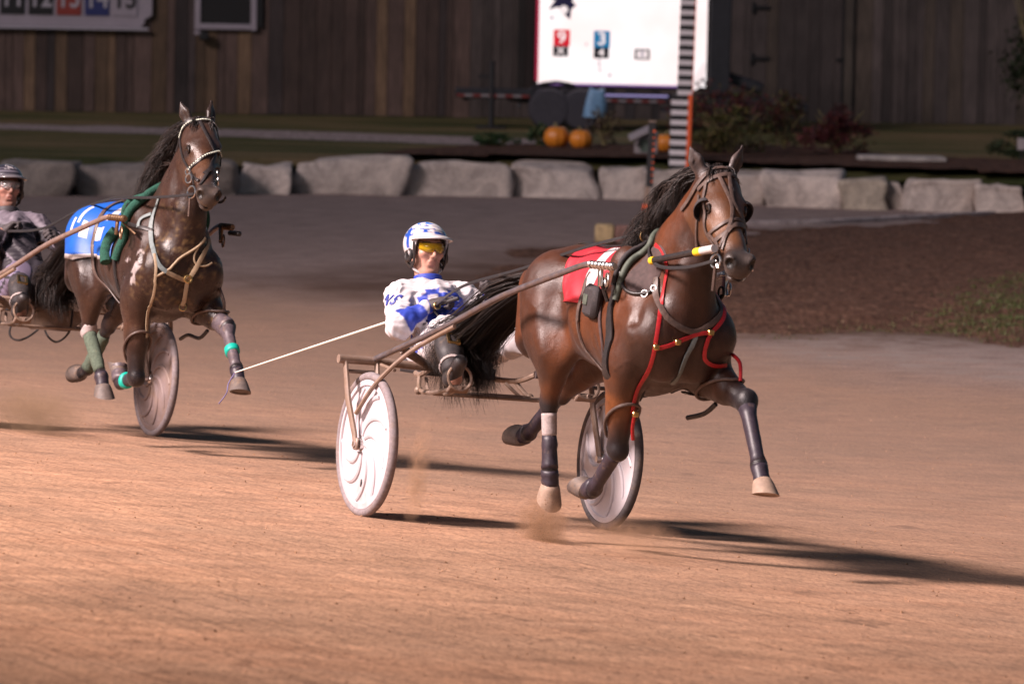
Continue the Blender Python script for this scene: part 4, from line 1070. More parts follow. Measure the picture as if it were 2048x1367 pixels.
def hoof_mesh(parent, P, key, mat):
    Q = [A3(*p) for p in P[key]]; co, ft = Q[4], Q[5]; d = ft - co; L = np.linalg.norm(d); d /= L
    # toe direction: away from the tendon side
    ca = Q[3] - Q[2]; ca /= np.linalg.norm(ca); t = np.cross(A3(0, 1, 0), d); ref = A3(1, 0, 0) if key in ('fl',) else (A3(1, 0, -.3) if d[2] < -.3 else A3(0, 0, -1))
    if t @ ref < 0: t = -t
    s = np.cross(d, t); mb = MB(); vs = []; n = 20; rows = 6
    for i in range(rows + 1):
        v = i / rows; r = .044 + .020 * v ** .8; sh = .018 * v; c = co - d * .006 + d * (L * .72 + .008) * v + t * sh
        for k in range(n):
            a = 2 * pi * k / n; ca_, sa_ = cos(a), sin(a)
            rr = r * (1.08 if ca_ > 0 else .92); vs.append(c + t * (ca_ * rr) + s * (sa_ * r * .97) + d * (ca_ * r * .42 * v))
    fs = [(i * n + k, i * n + (k + 1) % n, (i + 1) * n + (k + 1) % n, (i + 1) * n + k) for i in range(rows) for k in range(n)]
    vs0 = vs[:n]; tc = sum(vs0[1:], vs0[0] * 1.0) / n
    b = len(vs); c = vs[-n:]; ce = sum(c[1:], c[0] * 1.0) / n
    for k in range(n): vs.append(ce + (c[k] - ce) * .80 )
    for k in range(n): vs.append(ce + (c[k] - ce) * .74 - d * .008)
    vs.append(ce - d * .008)
    for k in range(n):
        k2 = (k + 1) % n; fs += [((rows) * n + k, rows * n + k2, b + k2, b + k), (b + k, b + k2, b + n + k2, b + n + k), (b + n + k, b + n + k2, b + 2 * n)]
    q = len(vs); vs += [tc + (v - tc) * .6 - d * .010 for v in vs0]; fs += [(q + k, q + (k + 1) % n, (k + 1) % n, k) for k in range(n)]
    mb.add([V3(v) for v in vs], fs); None
    o = mb.build("hoof", mat, parent); return o

def strands(name, roots, n, lenf, dirf, mat, parent, r=.004, seg=7, seed=1, spread=.02, wave=.012, colf=None):
    """hair: tapered strands. roots: list of points; dirf(t, rnd) gives control offsets"""
    rnd = random.Random(seed); vs = []; fs = []; cs = []
    for i in range(n):
        t = rnd.random(); p0 = roots(t, rnd); ctrl = dirf(t, rnd); c = catmull([p0] + [p0 + Vector(o) for o in ctrl], 3)
        m = len(c); ph = rnd.uniform(0, 6.28); b0 = len(vs); rr = r * rnd.uniform(.6, 1.3); g = rnd.random() ** 2
        pn = None
        for k, p in enumerate(c):
            u = k / (m - 1); tg = (c[min(k + 1, m - 1)] - c[max(k - 1, 0)]).normalized()
            a = tg.orthogonal().normalized() if pn is None else (pn - tg * tg.dot(pn)).normalized(); pn = a; bb = tg.cross(a)
            p = p + (a * sin(ph + u * 7) + bb * cos(ph * 1.7 + u * 6)) * wave * u; w = rr * (1 - u * .85)
            for q in range(3): vs.append(p + a * (cos(2.094 * q) * w * 1.6) + bb * (sin(2.094 * q) * w)); cs.append((g, g, g))
        for k in range(m - 1):
            for q in range(3): fs.append((b0 + k * 3 + q, b0 + k * 3 + (q + 1) % 3, b0 + (k + 1) * 3 + (q + 1) % 3, b0 + (k + 1) * 3 + q))
    return mesh_obj(name, vs, fs, mat, parent, True, np.array(cs))

HORSE = {}
M['lid'] = simple('eyelid', (.018, .011, .009), .45, 0, .2, 60, .1)
def build_horse(k):
    P = POSE[k]; F, info = horse_field(P); Vt, Fc = F.mesh(2); Nn = vnormals(Vt, Fc)
    S = Vt * np.array((1.0, 1.0, .38)); am = sstep(.62, .85, Vt[:, 2]) * sstep(2.45, 2.2, Vt[:, 0])       # long muscle bundles, veins
    rel = vnoise(S, 8, 1.3 + k, 2) * .0065 + (.5 - np.abs(vnoise(Vt * np.array((1, 1, .7)), 11, 6.6, 1))) ** 8 * .35 * .0 
    rib = np.sin((Vt[:, 0] + .25 * (Vt[:, 2] - 1)) * 62) * .0016 * sstep(1.22, 1.32, Vt[:, 0]) * sstep(1.72, 1.6, Vt[:, 0]) * sstep(.80, .9, Vt[:, 2]) * sstep(1.22, 1.12, Vt[:, 2])
    ve = np.abs(vnoise(Vt, 6.5, 9.1 + k, 1)); vein = sstep(.035, .0, ve) * .0028 * sstep(1.35, 1.15, Vt[:, 2])
    Vt = Vt + Nn * ((rel + rib) * am + vein * sstep(.45, .6, Vt[:, 2]))[:, None]; Nn = vnormals(Vt, Fc)
    lab = {1: "bay trotter with a red cloth and red leg straps leading in front", 2: "sweaty dark bay trotter with a blue cloth running behind at left"}[k]
    R = thing("horse", lab, "horse", RIG[k], "trotters in the race")
    C = horse_colour(Vt, Nn, P, info, k)
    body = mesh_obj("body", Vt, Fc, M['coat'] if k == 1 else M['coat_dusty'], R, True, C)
    info['bvh'] = BVHTree.FromPolygons([Vector(v) for v in Vt.tolist()], Fc.tolist()); info['P'] = P; info['root'] = R; info['body'] = body
    for key in ('hr', 'hl', 'fr', 'fl'): hoof_mesh(R, P, key, M['hoof'] if (k == 1 and key in ('hr', 'fl')) else M['hoof_dark'])
    hp = info['hp']
    for s in (-1, 1):
        c0 = V3(hp(.205, s * .20, .085)); dr = (V3(hp(.205, 0, -.035)) - c0).normalized(); hit, nn, _, _ = info['bvh'].ray_cast(c0, dr)
        Rr = Matrix(info['Rm'].tolist()); ec = hit - nn * .0135
        e = MB().ball(ec, (.027, .019, .021), 16, 12, None, Rr).build("eye", M['eye'], R)
        ux, uy = Rr @ Vector((1, 0, 0)), Rr @ Vector((0, 0, 1)); lid = [ec + nn * (.0125 - .004 * abs(cos(2 * pi * j / 22))) + ux * (.029 * cos(2 * pi * j / 22)) + uy * (.019 * sin(2 * pi * j / 22)) for j in range(24)]
        MB().tube(lid, .0042, 7, cap=False).build("eyelid", M['lid'], e)
    # mane: blown back off the crest
    po = V3(info['hp'](-.03, 0, .02)); N0, N1, N2, N3 = [Vector(p) for p in P['neck']]; rr = P['neckr']
    def crest(i):
        a = Vector(P['neck'][min(i + 1, 3)]) - Vector(P['neck'][max(i - 1, 0)]); a.normalize(); return Vector(P['neck'][i]) + Vector((-a.z, 0, a.x)) * (rr[i] * .96)
    cpts = catmull([po, crest(3), crest(2), crest(1), Vector((1.76, 0, P['withers'] + .01))], 8)
    def root(t, rnd):
        x = t * .92 * (len(cpts) - 1); i = min(int(x), len(cpts) - 2); p = cpts[i].lerp(cpts[i + 1], x - i); return p + Vector((rnd.uniform(-.012, .012), rnd.uniform(-.022, .022), -.012))
    def dm(t, rnd):
        cr = random.Random(int(t * 46) * 7 + k); l = cr.uniform(.15, .27) * (.75 + .6 * sin(pi * min(1, t * 1.05))) * rnd.uniform(.8, 1.1); s = (-1 if cr.random() < .74 else 1); up = cr.uniform(.02, .075) + rnd.uniform(-.012, .012); s *= cr.uniform(.6, 1.1)
        return [(-l * .30, s * .03, up), (-l * .75, s * (cr.uniform(.05, .11) + rnd.gauss(0, .008)), up * .5 - l * .15), (-l * (cr.uniform(.9, 1.1) + rnd.gauss(0, .05)), s * (cr.uniform(.05, .16) + rnd.gauss(0, .008)), -l * (cr.uniform(.35, .85) + rnd.gauss(0, .06)))]
    strands("mane", root, 2300, None, dm, M['hair'], R, .0024, 7, 3 + k, wave=.016)
    fr_ = info['f']; uu = info['u']
    def rootf(t, rnd): return V3(hp(rnd.uniform(-.05, .0), rnd.uniform(-.05, .05), .06))
    def df(t, rnd):
        s = rnd.uniform(-1, 1); l = rnd.uniform(.05, .12); a = fr_ * l * .4 + uu * .03; b = fr_ * l + uu * .012; return [tuple(a + A3(0, s * .02, 0)), tuple(b + A3(0, s * .06, 0))]
    strands("forelock", rootf, 110, None, df, M['hair'], R, .0035, 5, 9 + k, wave=.008)
    # tail streaming back over the shafts
    def roott(t, rnd): return Vector((.60 + rnd.uniform(-.03, .02), rnd.uniform(-.035, .035), 1.265 + rnd.uniform(-.04, .02)))
    def dt(t, rnd):
        cr = random.Random(rnd.randrange(34) * 13 + k); j = lambda a: rnd.gauss(0, a)
        y = cr.gauss(0, .055); l = cr.uniform(.84, 1.08) * TAILL[k]; q = cr.gauss(0, .035); dy = TAILY[k]; e1, e2 = cr.uniform(-.04, .10), cr.uniform(-.06, .20)
        return [(-.10, y * .3, -.015), (-.36 * l, y * .8 + dy * .4 + j(.008), -.14 + q + j(.008)), (-.60 * l + j(.012), y + dy * .8 + j(.012), -.31 + q * 1.2 + j(.012)), (-.74 * l + e1 + j(.016), y * 1.3 + dy + j(.015), -.47 * l + q + j(.015)), (-.73 * l + e2 * .7 + j(.02), y * 1.4 + dy + j(.016), -.62 * l + cr.uniform(-.05, .05) + j(.03))]
    strands("tail", roott, 2300, None, dt, M['hair'], R, .0021, 9, 21 + k, wave=.012)
    HORSE[k] = info
    return info
TAILL = {1: .95, 2: .78}
TAILY = {1: -.13, 2: -.08}
for k in (1, 2): build_horse(k)
# ------------------------------------------------------------------ sulkies
M['old_brass'] = simple('old_brass', (.20, .12, .07), .45, .7, .3, 60, .1)
def build_sulky(k):
    lab = {1: "two wheeled racing sulky with clean white disc wheels under the driver in white and blue", 2: "two wheeled racing sulky with dusty disc wheels, cut by the left picture edge"}[k]
    R = thing("sulky", lab, "sulky", RIG[k], "sulkies in the race")
    disc, tyre = (M['disc'], M['tyre']) if k == 1 else (M['disc_dirty'], M['tyre']); paint = M['sulky_paint']
    for s in (-1, 1):
        d_, t_ = disc, tyre
        if k == 1 and s == 1: t_ = M['tyre_black']
        y0 = s * .6625; rt = .022
        tp = [(.335 + rt * cos(a), rt * 1.05 * sin(a)) for a in [2 * pi * i / 12 for i in range(12)]]
        w = MB().lathe(tp, (0, y0, .352), (0, 1, 0), 72, closed=True).build("wheel", t_, R); w.data.set_sharp_from_angle(angle=radians(80))
        MB().lathe([(.318, -.016), (.292, -.020), (.288, -.012), (.288, .012), (.292, .020), (.318, .016)], (0, y0, .352), (0, 1, 0), 72, closed=True).build("rim", d_ if k == 2 else M['disc'], w)
        db = MB().lathe([(0, -.030), (.05, -.028), (.20, -.016), (.291, -.010), (.291, .010), (.20, .016), (.05, .028), (0, .030)], (0, y0, .352), (0, 1, 0), 72)
        for i in range(9):
            a0 = 2 * pi * i / 9 + (.3 if s > 0 else .0)
            for sd in (-1, 1):
                pts = []
                for j in range(13):
                    u = j / 12; r = .045 + .235 * u; a = a0 + 1.05 * u ** 1.2 * sd; hh = .029 - .017 * u
                    pts.append((r * cos(a), y0 + sd * (hh - .004), .352 + r * sin(a)))
                db.tube(pts, [.015 - .004 * abs(j / 12 - .5) for j in range(13)], 8, flat=1)
        db.build("disc", d_, w)
        hb = MB(); hb.lathe([(0, -.075), (.014, -.075), (.014, -.05), (.030, -.045), (.030, .045), (.014, .05), (.014, .075), (0, .075)], (0, y0, .352), (0, 1, 0), 20)
        hb.build("hub", M['steel'], w)
        if k == 1: MB().box((.015, y0 + s * .018, .352 - .19), (.012, .012, .04), None, None, .004).build("valve_cover", M['black_paint'], w)
        # fork: outer and inner leg down to the axle
        f = MB()
        f.tube([(-.145, s * .755, .765), (-.085, s * .745, .56), (-.02, s * .725, .40), (0, s * .722, .335)], [.017, .021, .019, .015], 10, flat=.65, fdir=(0, 1, 0))
        f.box((0, s * .722, .352), (.05, .014, .06), None, None, .006); f.build("fork_leg", paint, R)
        f = MB(); f.tube([(-.145, s * .585, .76), (-.085, s * .590, .58), (-.02, s * .605, .40), (0, s * .606, .335)], [.018, .021, .020, .016], 10, flat=.65, fdir=(0, 1, 0)); f.build("fork_leg", paint, R)
        f = MB(); f.tube([(-.145, s * .585, .70), (-.145, s * .755, .70)], .010, 8); f.build("fork_bridge", paint, R)
        # crossbar piece from the fork top to the seat
        cbm = paint if not (k == 1 and s == 1) else M['shaft_paint']
        if k == 1:
            c = MB(); c.tube([(-.146, s * .79, .758), (-.147, s * .60, .757), (-.150, s * .28, .745)], [.022, .021, .020], 14); c.build("crossbar", cbm, R)
        # shaft with steel studded tip
        sp = catmull([(-.145, s * .60, .765), (.20, s * .555, .872), (.52, s * .50, .982), (.97, s * .445, 1.141), (1.45, s * .375, 1.275), (1.66, s * .35, 1.327), (1.74, s * .345, 1.332)], 6)
        shm = MB(); shm.tube(sp, [.0155] * len(sp), 14)
        sh = shm.build("shaft", M['shaft_paint'] if k == 1 else M['shaft_beige'], R)
        tp_ = MB(); tp_.tube([(1.70, s * .347, 1.333), (1.955, s * .33, 1.334)], .014, 10)
        for j in range(7): tp_.ring((1.73 + .034 * j, s * (.345 - .0022 * j), 1.333), (1, 0, 0), .015, .0055, 14, 6)
        tp_.build("shaft_tip", M['steel'] if k == 1 else M['old_brass'], sh)
        # long lower brace from fork to shaft
        b = MB(); b.tube(catmull([(-.02, s * .725, .50), (.12, s * .69, .66), (.30, s * .60, .83), (.60, s * .51, .975)], 5), 0.0115, 8); b.build("brace", paint, R)
        b = MB(); b.tube([(.10, s * .56, .835), (-.15, s * .30, .752)], [.024, .020], 8, flat=.45, fdir=(1, 0, 0)); b.build("brace", paint if s < 0 else M['shaft_paint'], R)
        b = MB(); b.tube([(.16, s * .615, .73), (-.05, s * .60, .745)], .009, 8); b.build("brace", paint, R)
        # seat and foot rails
        fr = MB(); fr.tube(catmull([(-.15, s * .285, .745), (-.34, s * .26, .70), (-.60, s * .17, .70), (-.66, s * .05, .70)], 5), .014, 8)
        fr.tube(catmull([(-.34, s * .265, .695), (-.24, s * .30, .628), (-.06, s * .31, .625), (.16, s * .315, .655), (.36, s * .35, .675)], 6), .011, 8)
        fr.tube(catmull([(-.36, s * .22, .685), (-.22, s * .255, .622), (0, s * .26, .625), (.30, s * .31, .67)], 6), .009, 8)
        fr.ball((-.245, s * .305, .625), .022, 10, 8); fr.build("foot_rail", paint, R)
        st = MB(); st.box((.33, s * .345, .665), (.05, .11, .02), Matrix.Rotation(-.8, 3, 'Y'), None, .006); st.ring((.34, s * .345, .72), (1, 0, .25), .062, .008, 20, 8); st.build("stirrup", paint, R)
    if k == 2:
        MB().box((-.15, 0, .755), (.05, 1.56, .075), None, None, .012).build("crossbar", paint, R)
        b = MB(); b.add([(-.18, -.28, .72), (-.18, .28, .72), (-.18, .12, .60), (-.18, -.12, .60), (-.15, -.28, .72), (-.15, .28, .72), (-.15, .12, .60), (-.15, -.12, .60)], [(0, 1, 2, 3), (7, 6, 5, 4), (0, 4, 5, 1), (1, 5, 6, 2), (2, 6, 7, 3), (3, 7, 4, 0)]); b.build("gusset", paint, R, False)
    cr = MB(); cr.tube([(-.22, -.30, .624), (-.22, .30, .624)], .011, 8); cr.tube([(-.04, -.31, .622), (-.04, .31, .622)], .010, 8); cr.build("cross_tube", paint, R)
    # padded seat
    vs = []; fs = []; nu, nv = 16, 12
    for j in range(nv + 1):
        for i in range(nu + 1):
            u, v = i / nu * 2 - 1, j / nv * 2 - 1; e = 1 - max(abs(u), abs(v)) ** 6
            vs.append((-.60 + u * .17, v * .19, .718 + .035 * e + .05 * u * u * (u < 0) + .03 * v * v))
    for j in range(nv):
        for i in range(nu): a = j * (nu + 1) + i; fs.append((a, a + 1, a + nu + 2, a + nu + 1))
    b0 = len(vs); vs += [(v[0], v[1], .695) for v in vs]; m = (nu + 1)
    for j in range(nv):
        for i in range(nu): a = b0 + j * m + i; fs.append((a, a + m, a + m + 1, a + 1))
    rim = [i for i in range(m)] + [j * m + nu for j in range(1, nv + 1)] + [nv * m + i for i in range(nu - 1, -1, -1)] + [j * m for j in range(nv - 1, 0, -1)]
    for a, c in zip(rim, rim[1:] + rim[:1]): fs.append((a, b0 + a, b0 + c, c))
    mesh_obj("seat", vs, fs, M['foam_black'], R)
    return R
for k in (1, 2): build_sulky(k)
# ------------------------------------------------------------------ drivers
def hand_field(F, wrist, d, pn, side, curl=1.0, th=1):
    """glove: palm, four unequal fingers bent round what they hold, thumb from the side of the palm"""
    d = d / np.linalg.norm(d); pn = pn - d * (pn @ d); pn /= np.linalg.norm(pn); s = np.cross(pn, d) * side
    pal = wrist + d * .05
    F.cone(wrist - d * .02, wrist + d * .02, .030, .032, .02); F.ell(pal, (.050, .043, .023), .02, np.stack([d, s, pn], -1))
    for i, (o, L) in enumerate(((.030, .078), (.010, .088), (-.011, .082), (-.031, .064))):
        a = pal + d * .038 + s * o; r = .0105 - .0008 * i; ang = 0
        for j, (fr, bend) in enumerate(((.45, 35), (.32, 65), (.26, 50))):
            ang += radians(bend + 6 * i) * curl; b = a + (d * cos(ang) + pn * sin(ang) + s * (o * .4)) * L * fr
            F.cone(a, b, r, r * .93, .007); a = b; r *= .95
    a = wrist + d * .025 + s * .036; b = a + d * .030 + s * .022 + pn * .012; c = b + d * .030 - s * .006 + pn * .020; e = c + d * .018 - s * .014 + pn * .012
    F.cone(a - s * .012, a, .016, .015, .01); F.cone(a, b, .0145, .0125, .01); F.cone(b, c, .012, .011, .008); F.cone(c, e, .011, .0095, .008)

def build_driver(k):
    up = 0 if k == 1 else .135; bx = 0 if k == 1 else -.21
    q = lambda x, y, z: A3(x + bx * sstep(.8, 1.05, z), y, z + up * sstep(.8, 1.05, z))
    lab = {1: "driver in white and blue silks, patterned helmet and yellow glasses leaning back in the sulky", 2: "driver in black silks and dark striped helmet, cut by the left picture edge"}[k]
    R = thing("person", lab, "person", RIG[k], None)
    shR, shL = q(-.885, -.168, 1.068), q(-.875, .172, 1.085)
    elR, elL = q(-.63, -.278, .925), q(-.70, .285, .975)
    haR, haL = q(-.64, -.115, 1.035), q(-.48, .15, 1.13)
    if k == 2: elL, haL = q(-.68, .30, .99), q(-.55, .20, 1.03)
    hips = [A3(-.60, s * .10, .805) for s in (-1, 1)]; kn = [A3(-.13, -.235, .925), A3(-.13, .21, .93)]; an = [A3(.25, -.335, .715), A3(.20, .33, .765)]; toe = [A3(.36, -.36, .80), A3(.31, .345, .85)]
    hc = q(-.995, 0, 1.322); Y = (0, 1, 0)
    # whole continuous body: head, neck, trunk, arms and legs
    F = Field((-1.25, -.42, .64), (.45, .42, 1.56 if k == 2 else 1.46), .0058)
    F.ell(hc, (.096, .074, .112), .03); F.ell(hc + A3(.030, 0, -.070), (.062, .050, .060), .03); F.cone(hc + A3(-.005, -.050, -.075), hc + A3(.060, -.020, -.112), .022, .018, .025); F.cone(hc + A3(-.005, .050, -.075), hc + A3(.060, .020, -.112), .022, .018, .025)
    F.ell(hc + A3(.070, 0, -.113), (.020, .024, .018), .015)
    F.ell(hc + A3(.080, 0, .030), (.016, .055, .016), .02); F.cone(hc + A3(.090, 0, .010), hc + A3(.112, 0, -.026), .0085, .0115, .008); F.ell(hc + A3(.098, 0, -.034), (.013, .017, .008), .006)
    for s in (-1, 1):
        F.ell(hc + A3(.060, s * .046, -.022), (.028, .022, .020), .02); F.ell(hc + A3(.090, s * .030, .008), (.014, .017, .012), .01, None, True); F.ell(hc + A3(-.01, s * .078, -.015), (.022, .010, .032), .008)
        F.cone(hc + A3(.092, s * .020, -.040), hc + A3(.084, s * .034, -.070), .004, .004, .01, None, True)
    F.ell(hc + A3(.088, 0, -.062), (.010, .024, .0065), .005); F.ell(hc + A3(.084, 0, -.0765), (.010, .021, .007), .005); F.ell(hc + A3(.099, 0, -.0690), (.010, .022, .0018), .003, None, True); F.ell(hc + A3(.092, 0, -.092), (.012, .022, .005), .008, None, True)
    F.cone(hc + A3(-.015, 0, -.06), q(-.94, 0, 1.09), .054, .060, .03)
    F.ell(q(-.86, 0, 1.0), (.085, .13, .11), .05); F.cone(q(-.83, 0, .98), A3(-.60, 0, .82), .11, .11, .05)
    for sh, el, ha in ((shR, elR, haR), (shL, elL, haL)): F.cone(sh, el, .05, .042, .04); F.cone(el, ha, .042, .03, .03); F.ell(ha, (.03, .03, .03), .02)
    for i in (0, 1): F.cone(hips[i], kn[i], .085, .055, .05); F.cone(kn[i], an[i], .052, .038, .03); F.cone(an[i], toe[i], .036, .03, .02)
    Vt, Fc = F.mesh(1); C = np.tile((.42, .225, .165) if k == 1 else (.20, .10, .075), (len(Vt), 1)); rel = Vt - hc
    def pt(c, r, col, st=1.0):
        m = (sstep(r * 1.25, r * .7, np.linalg.norm(rel - np.array(c), axis=1)) * st)[:, None]; C[:] = C * (1 - m) + np.array(col) * m
    pt((.092, 0, -.069), .021, (.33, .125, .10), .6)
    for s in (-1, 1):
        pt((.085, s * .032, .010), .013, (.05, .03, .025)); pt((.075, s * .045, -.035), .03, (.46, .21, .165), .5)
        m = ((np.abs(rel[:, 1] - s * .034) < .022) & (np.abs(rel[:, 2] - .036 + 6 * (rel[:, 1] * s - .034) ** 2) < .006) & (rel[:, 0] > .05)); C[m] = (.06, .035, .025)
    body = mesh_obj("body", Vt, Fc, M['skin'], R, True, C)
    # jacket
    J = Field((-1.3, -.46, .70), (-.42, .46, 1.40), .0056); yf = (Y, 1.0)
    J.ell(q(-.85, 0, 1.02), (.12, .165, .155), .05, rot3('Y', 30)); J.cone(q(-.93, 0, 1.10), q(-.885, 0, 1.06), .075, .11, .05)
    J.cone(q(-.82, 0, 1.00), A3(-.61, 0, .835), .14, .15, .06, ((1, 0, 1.1), .85)); J.cone(A3(-.66, 0, .87), A3(-.57, 0, .80), .17, .165, .04, ((1, 0, 1), .8))
    for s, sh, el, ha in ((-1, shR, elR, haR), (1, shL, elL, haL)):
        J.cone(q(-.92, s * .055, 1.100), sh, .070, .078, .05); J.cone(sh, el, .076, .062, .04); J.cone(el, ha + (el - ha) * .10, .062, .042, .025); J.ell(el, (.064, .06, .06), .03)
    g = np.stack(np.meshgrid(*[J.lo[i] + J.h * np.arange(J.n[i]) for i in range(3)], indexing='ij'), -1)
    X, Yy, Z = g[..., 0], g[..., 1], g[..., 2]
    J.v += (.0048 * np.sin(58 * (X * .7 + Z * .8) + 5 * np.sin(17 * Yy) + 3 * np.sin(23 * Z)) + .0035 * np.sin(95 * (Z - Yy * .4 * np.sign(Yy)) + 4 * np.sin(31 * X)) + .0016 * np.sin(170 * (X - Z * .5 + Yy * .3) + 3 * np.sin(40 * Z + 30 * Yy))).astype(np.float32)
    J.cone(hc + A3(0, 0, -.05), q(-.945, 0, 1.14), .058, .06, .01, None, True)
    Vt, Fc = J.mesh(1); W = np.array((.52, .485, .50)); B = np.array((.02, .045, .33)); rel = Vt - np.array((0, 0, 0)); col = np.tile(W, (len(Vt), 1))
    if k == 1:
        z, y, x = Vt[:, 2], Vt[:, 1], Vt[:, 0]
        tA, dA = seg_par(Vt, shR, elR); tB, dB = seg_par(Vt, elR, haR); tC, dC = seg_par(Vt, shL, elL); tD, dD = seg_par(Vt, elL, haL)
        armR = (np.minimum(dA, dB) < .098) & (y < -.13); armL = (np.minimum(dC, dD) < .098) & (y > .13); tor = ~(armR | armL)
        ax = (x + .85) * -.6 + (z - 1.05) * .8          # height measured along the trunk
        col[tor & (ax < -.06)] = B
        ch = tor & (x - .9 * (z - 1.05) > -.82) & (ax < .045) & (ax > -.06); u = np.abs(y - .0) ; di = ((np.abs(((u * 1 + ax) * 8.5) % 1 - .5) + np.abs(((u - ax) * 8.5) % 1 - .5)) < .60); col[ch & di] = B
        fa = armR & (dB < dA + .004) & (tB < .80) & (tB > .12); sgn = (Vt - elR) @ A3(.3, -.5, .8); col[fa & (np.abs(sgn - .03) < .055 * (1.1 - tB * .5))] = B
        fa = armL & (dD < dC) & (tD < .75) & (tD > .1); col[fa & (np.sin(9 * tD + 20 * z) > -.2)] = B
        col[armR & (dA < dB) & (tA > .80) & (z < elR[2] - .01)] = B
    else:
        K = np.array((.018, .014, .020)); G = np.array((.13, .11, .135)); col[:] = K
        yoke = (Vt[:, 2] > 1.115 + up - .25 * np.abs(Vt[:, 1] - .05)) & (np.abs(Vt[:, 1]) < .2); col[yoke & (Vt[:, 2] > 1.085 + up)] = G
        pipe = np.abs(np.abs(Vt[:, 1]) - .12 - .02 * np.sin(30 * Vt[:, 2])) < .006; col[pipe & (Vt[:, 2] < 1.2)] = G * 1.2
        cf = np.linalg.norm(Vt - haL, axis=1) < .075; col[cf] = G
    E_ = np.concatenate([Fc[:, [0, 1]], Fc[:, [1, 2]], Fc[:, [2, 3]], Fc[:, [3, 0]]]); E_ = np.concatenate([E_, E_[:, ::-1]])
    for _ in range(1):
        sm = np.zeros_like(col); cn = np.zeros(len(col)); np.add.at(sm, E_[:, 0], col[E_[:, 1]]); np.add.at(cn, E_[:, 0], 1); col = .4 * col + .6 * sm / cn[:, None]
    jk = mesh_obj("jacket", Vt, Fc, M['cloth_col'], R, True, col); jb = BVHTree.FromPolygons([Vector(v) for v in Vt.tolist()], Fc.tolist())
    cm = MB(); cc = V3(q(-.945, 0, 1.158)); 
    cm.lathe([(.070, -.022), (.078, -.006), (.072, .026), (.064, .030), (.060, .022), (.062, -.02)], cc, (-.25, 0, 1), 28, closed=True, col=tuple(B) if k == 1 else (.03, .025, .03), ref=(1, 0, 0)); cm.build("collar", M['cloth_col'], jk, True, True)
    if k == 1:
        MB().box(V3(q(-.842, -.012, 1.125)), (.02, .022, .06), Matrix.Rotation(-.7, 3, 'Y'), (.52, .485, .50), .006).build("zip_flap", M['cloth_col'], jk, True, True)
        # the letters NS sewn to the right sleeve
        axis = V3(elR - shR).normalized(); out = Vector((.40, -.90, .18)); out = out.normalized()
        for ch, along, acr, rotd in (("N", .0, -.030, -8), ("S", .0, .034, -2)):
            cu = bpy.data.curves.new("tmp", 'FONT'); cu.body = ch; cu.size = .088; cu.align_x = 'CENTER'; cu.align_y = 'CENTER'; cu.offset = .0028
            t = bpy.data.objects.new("tmp_text", cu); COL.objects.link(t); me = bpy.data.meshes.new_from_object(t.evaluated_get(bpy.context.evaluated_depsgraph_get())); bpy.data.objects.remove(t); bpy.data.curves.remove(cu)
            import bmesh
            bm = bmesh.new(); bm.from_mesh(me); bmesh.ops.triangulate(bm, faces=bm.faces); bmesh.ops.subdivide_edges(bm, edges=[e for e in bm.edges if e.calc_length() > .012], cuts=3, use_grid_fill=True)
            bmesh.ops.triangulate(bm, faces=bm.faces)
            c0 = Vector((-.80, -.235, 1.045)); ux = (Vector((.87, .45, .06))); ux = (ux - out * ux.dot(out)).normalized(); uy = out.cross(ux); rr = radians(rotd)
            for v in bm.verts:
                lx, ly = v.co.x * .95, v.co.y; lx, ly = lx * cos(rr) - ly * sin(rr), lx * sin(rr) + ly * cos(rr)
                p = c0 + ux * (lx + acr) + uy * ly; h, nn, _, _ = jb.ray_cast(p + out * .3, -out); v.co = (h if h else p) + out * .004
            bm.to_mesh(me); bm.free(); me.materials.clear(); me.materials.append(M['blue_letter']); o = bpy.data.objects.new("sleeve_letter", me); COL.objects.link(o); o.parent = jk
    # trousers
    T = Field((-.85, -.50, .60), (.35, .50, 1.08), .0085)
    T.cone(A3(-.66, -.05, .80), A3(-.66, .05, .80), .15, .15, .05, ((0, 0, 1), .72))
    for i in (0, 1): T.cone(hips[i], kn[i], .100, .076, .06); T.cone(kn[i], kn[i] + (an[i] - kn[i]) * .6, .074, .054, .04); T.ell(kn[i], (.076, .074, .072), .03)
    g = np.stack(np.meshgrid(*[T.lo[i] + T.h * np.arange(T.n[i]) for i in range(3)], indexing='ij'), -1); X, Yy, Z = g[..., 0], g[..., 1], g[..., 2]
    T.v += (.005 * np.sin(52 * (X + Z * .6) + 5 * np.sin(19 * Yy + 9 * X))).astype(np.float32)
    Vt, Fc = T.mesh(1); col = np.tile((.52, .485, .50) if k == 1 else (.15, .12, .18), (len(Vt), 1))
    for i in (0, 1):
        t, d = seg_par(Vt, hips[i], kn[i]); sd = (Vt[:, 1] - (hips[i][1] + (kn[i][1] - hips[i][1]) * t)) * (-1 if i == 0 else 1); hz = Vt[:, 2] - (hips[i][2] + (kn[i][2] - hips[i][2]) * t)
        st = (sd > .03) & (np.abs(hz + .02) < .011) & (d < .15); col[st] = (.03, .05, .30) if k == 1 else (.02, .02, .025)
        st = (sd > .03) & (np.abs(hz - .02) < .004) & (d < .15); col[st] = (.02, .02, .05)
    mesh_obj("trousers", Vt, Fc, M['cloth_col'], R, True, col)
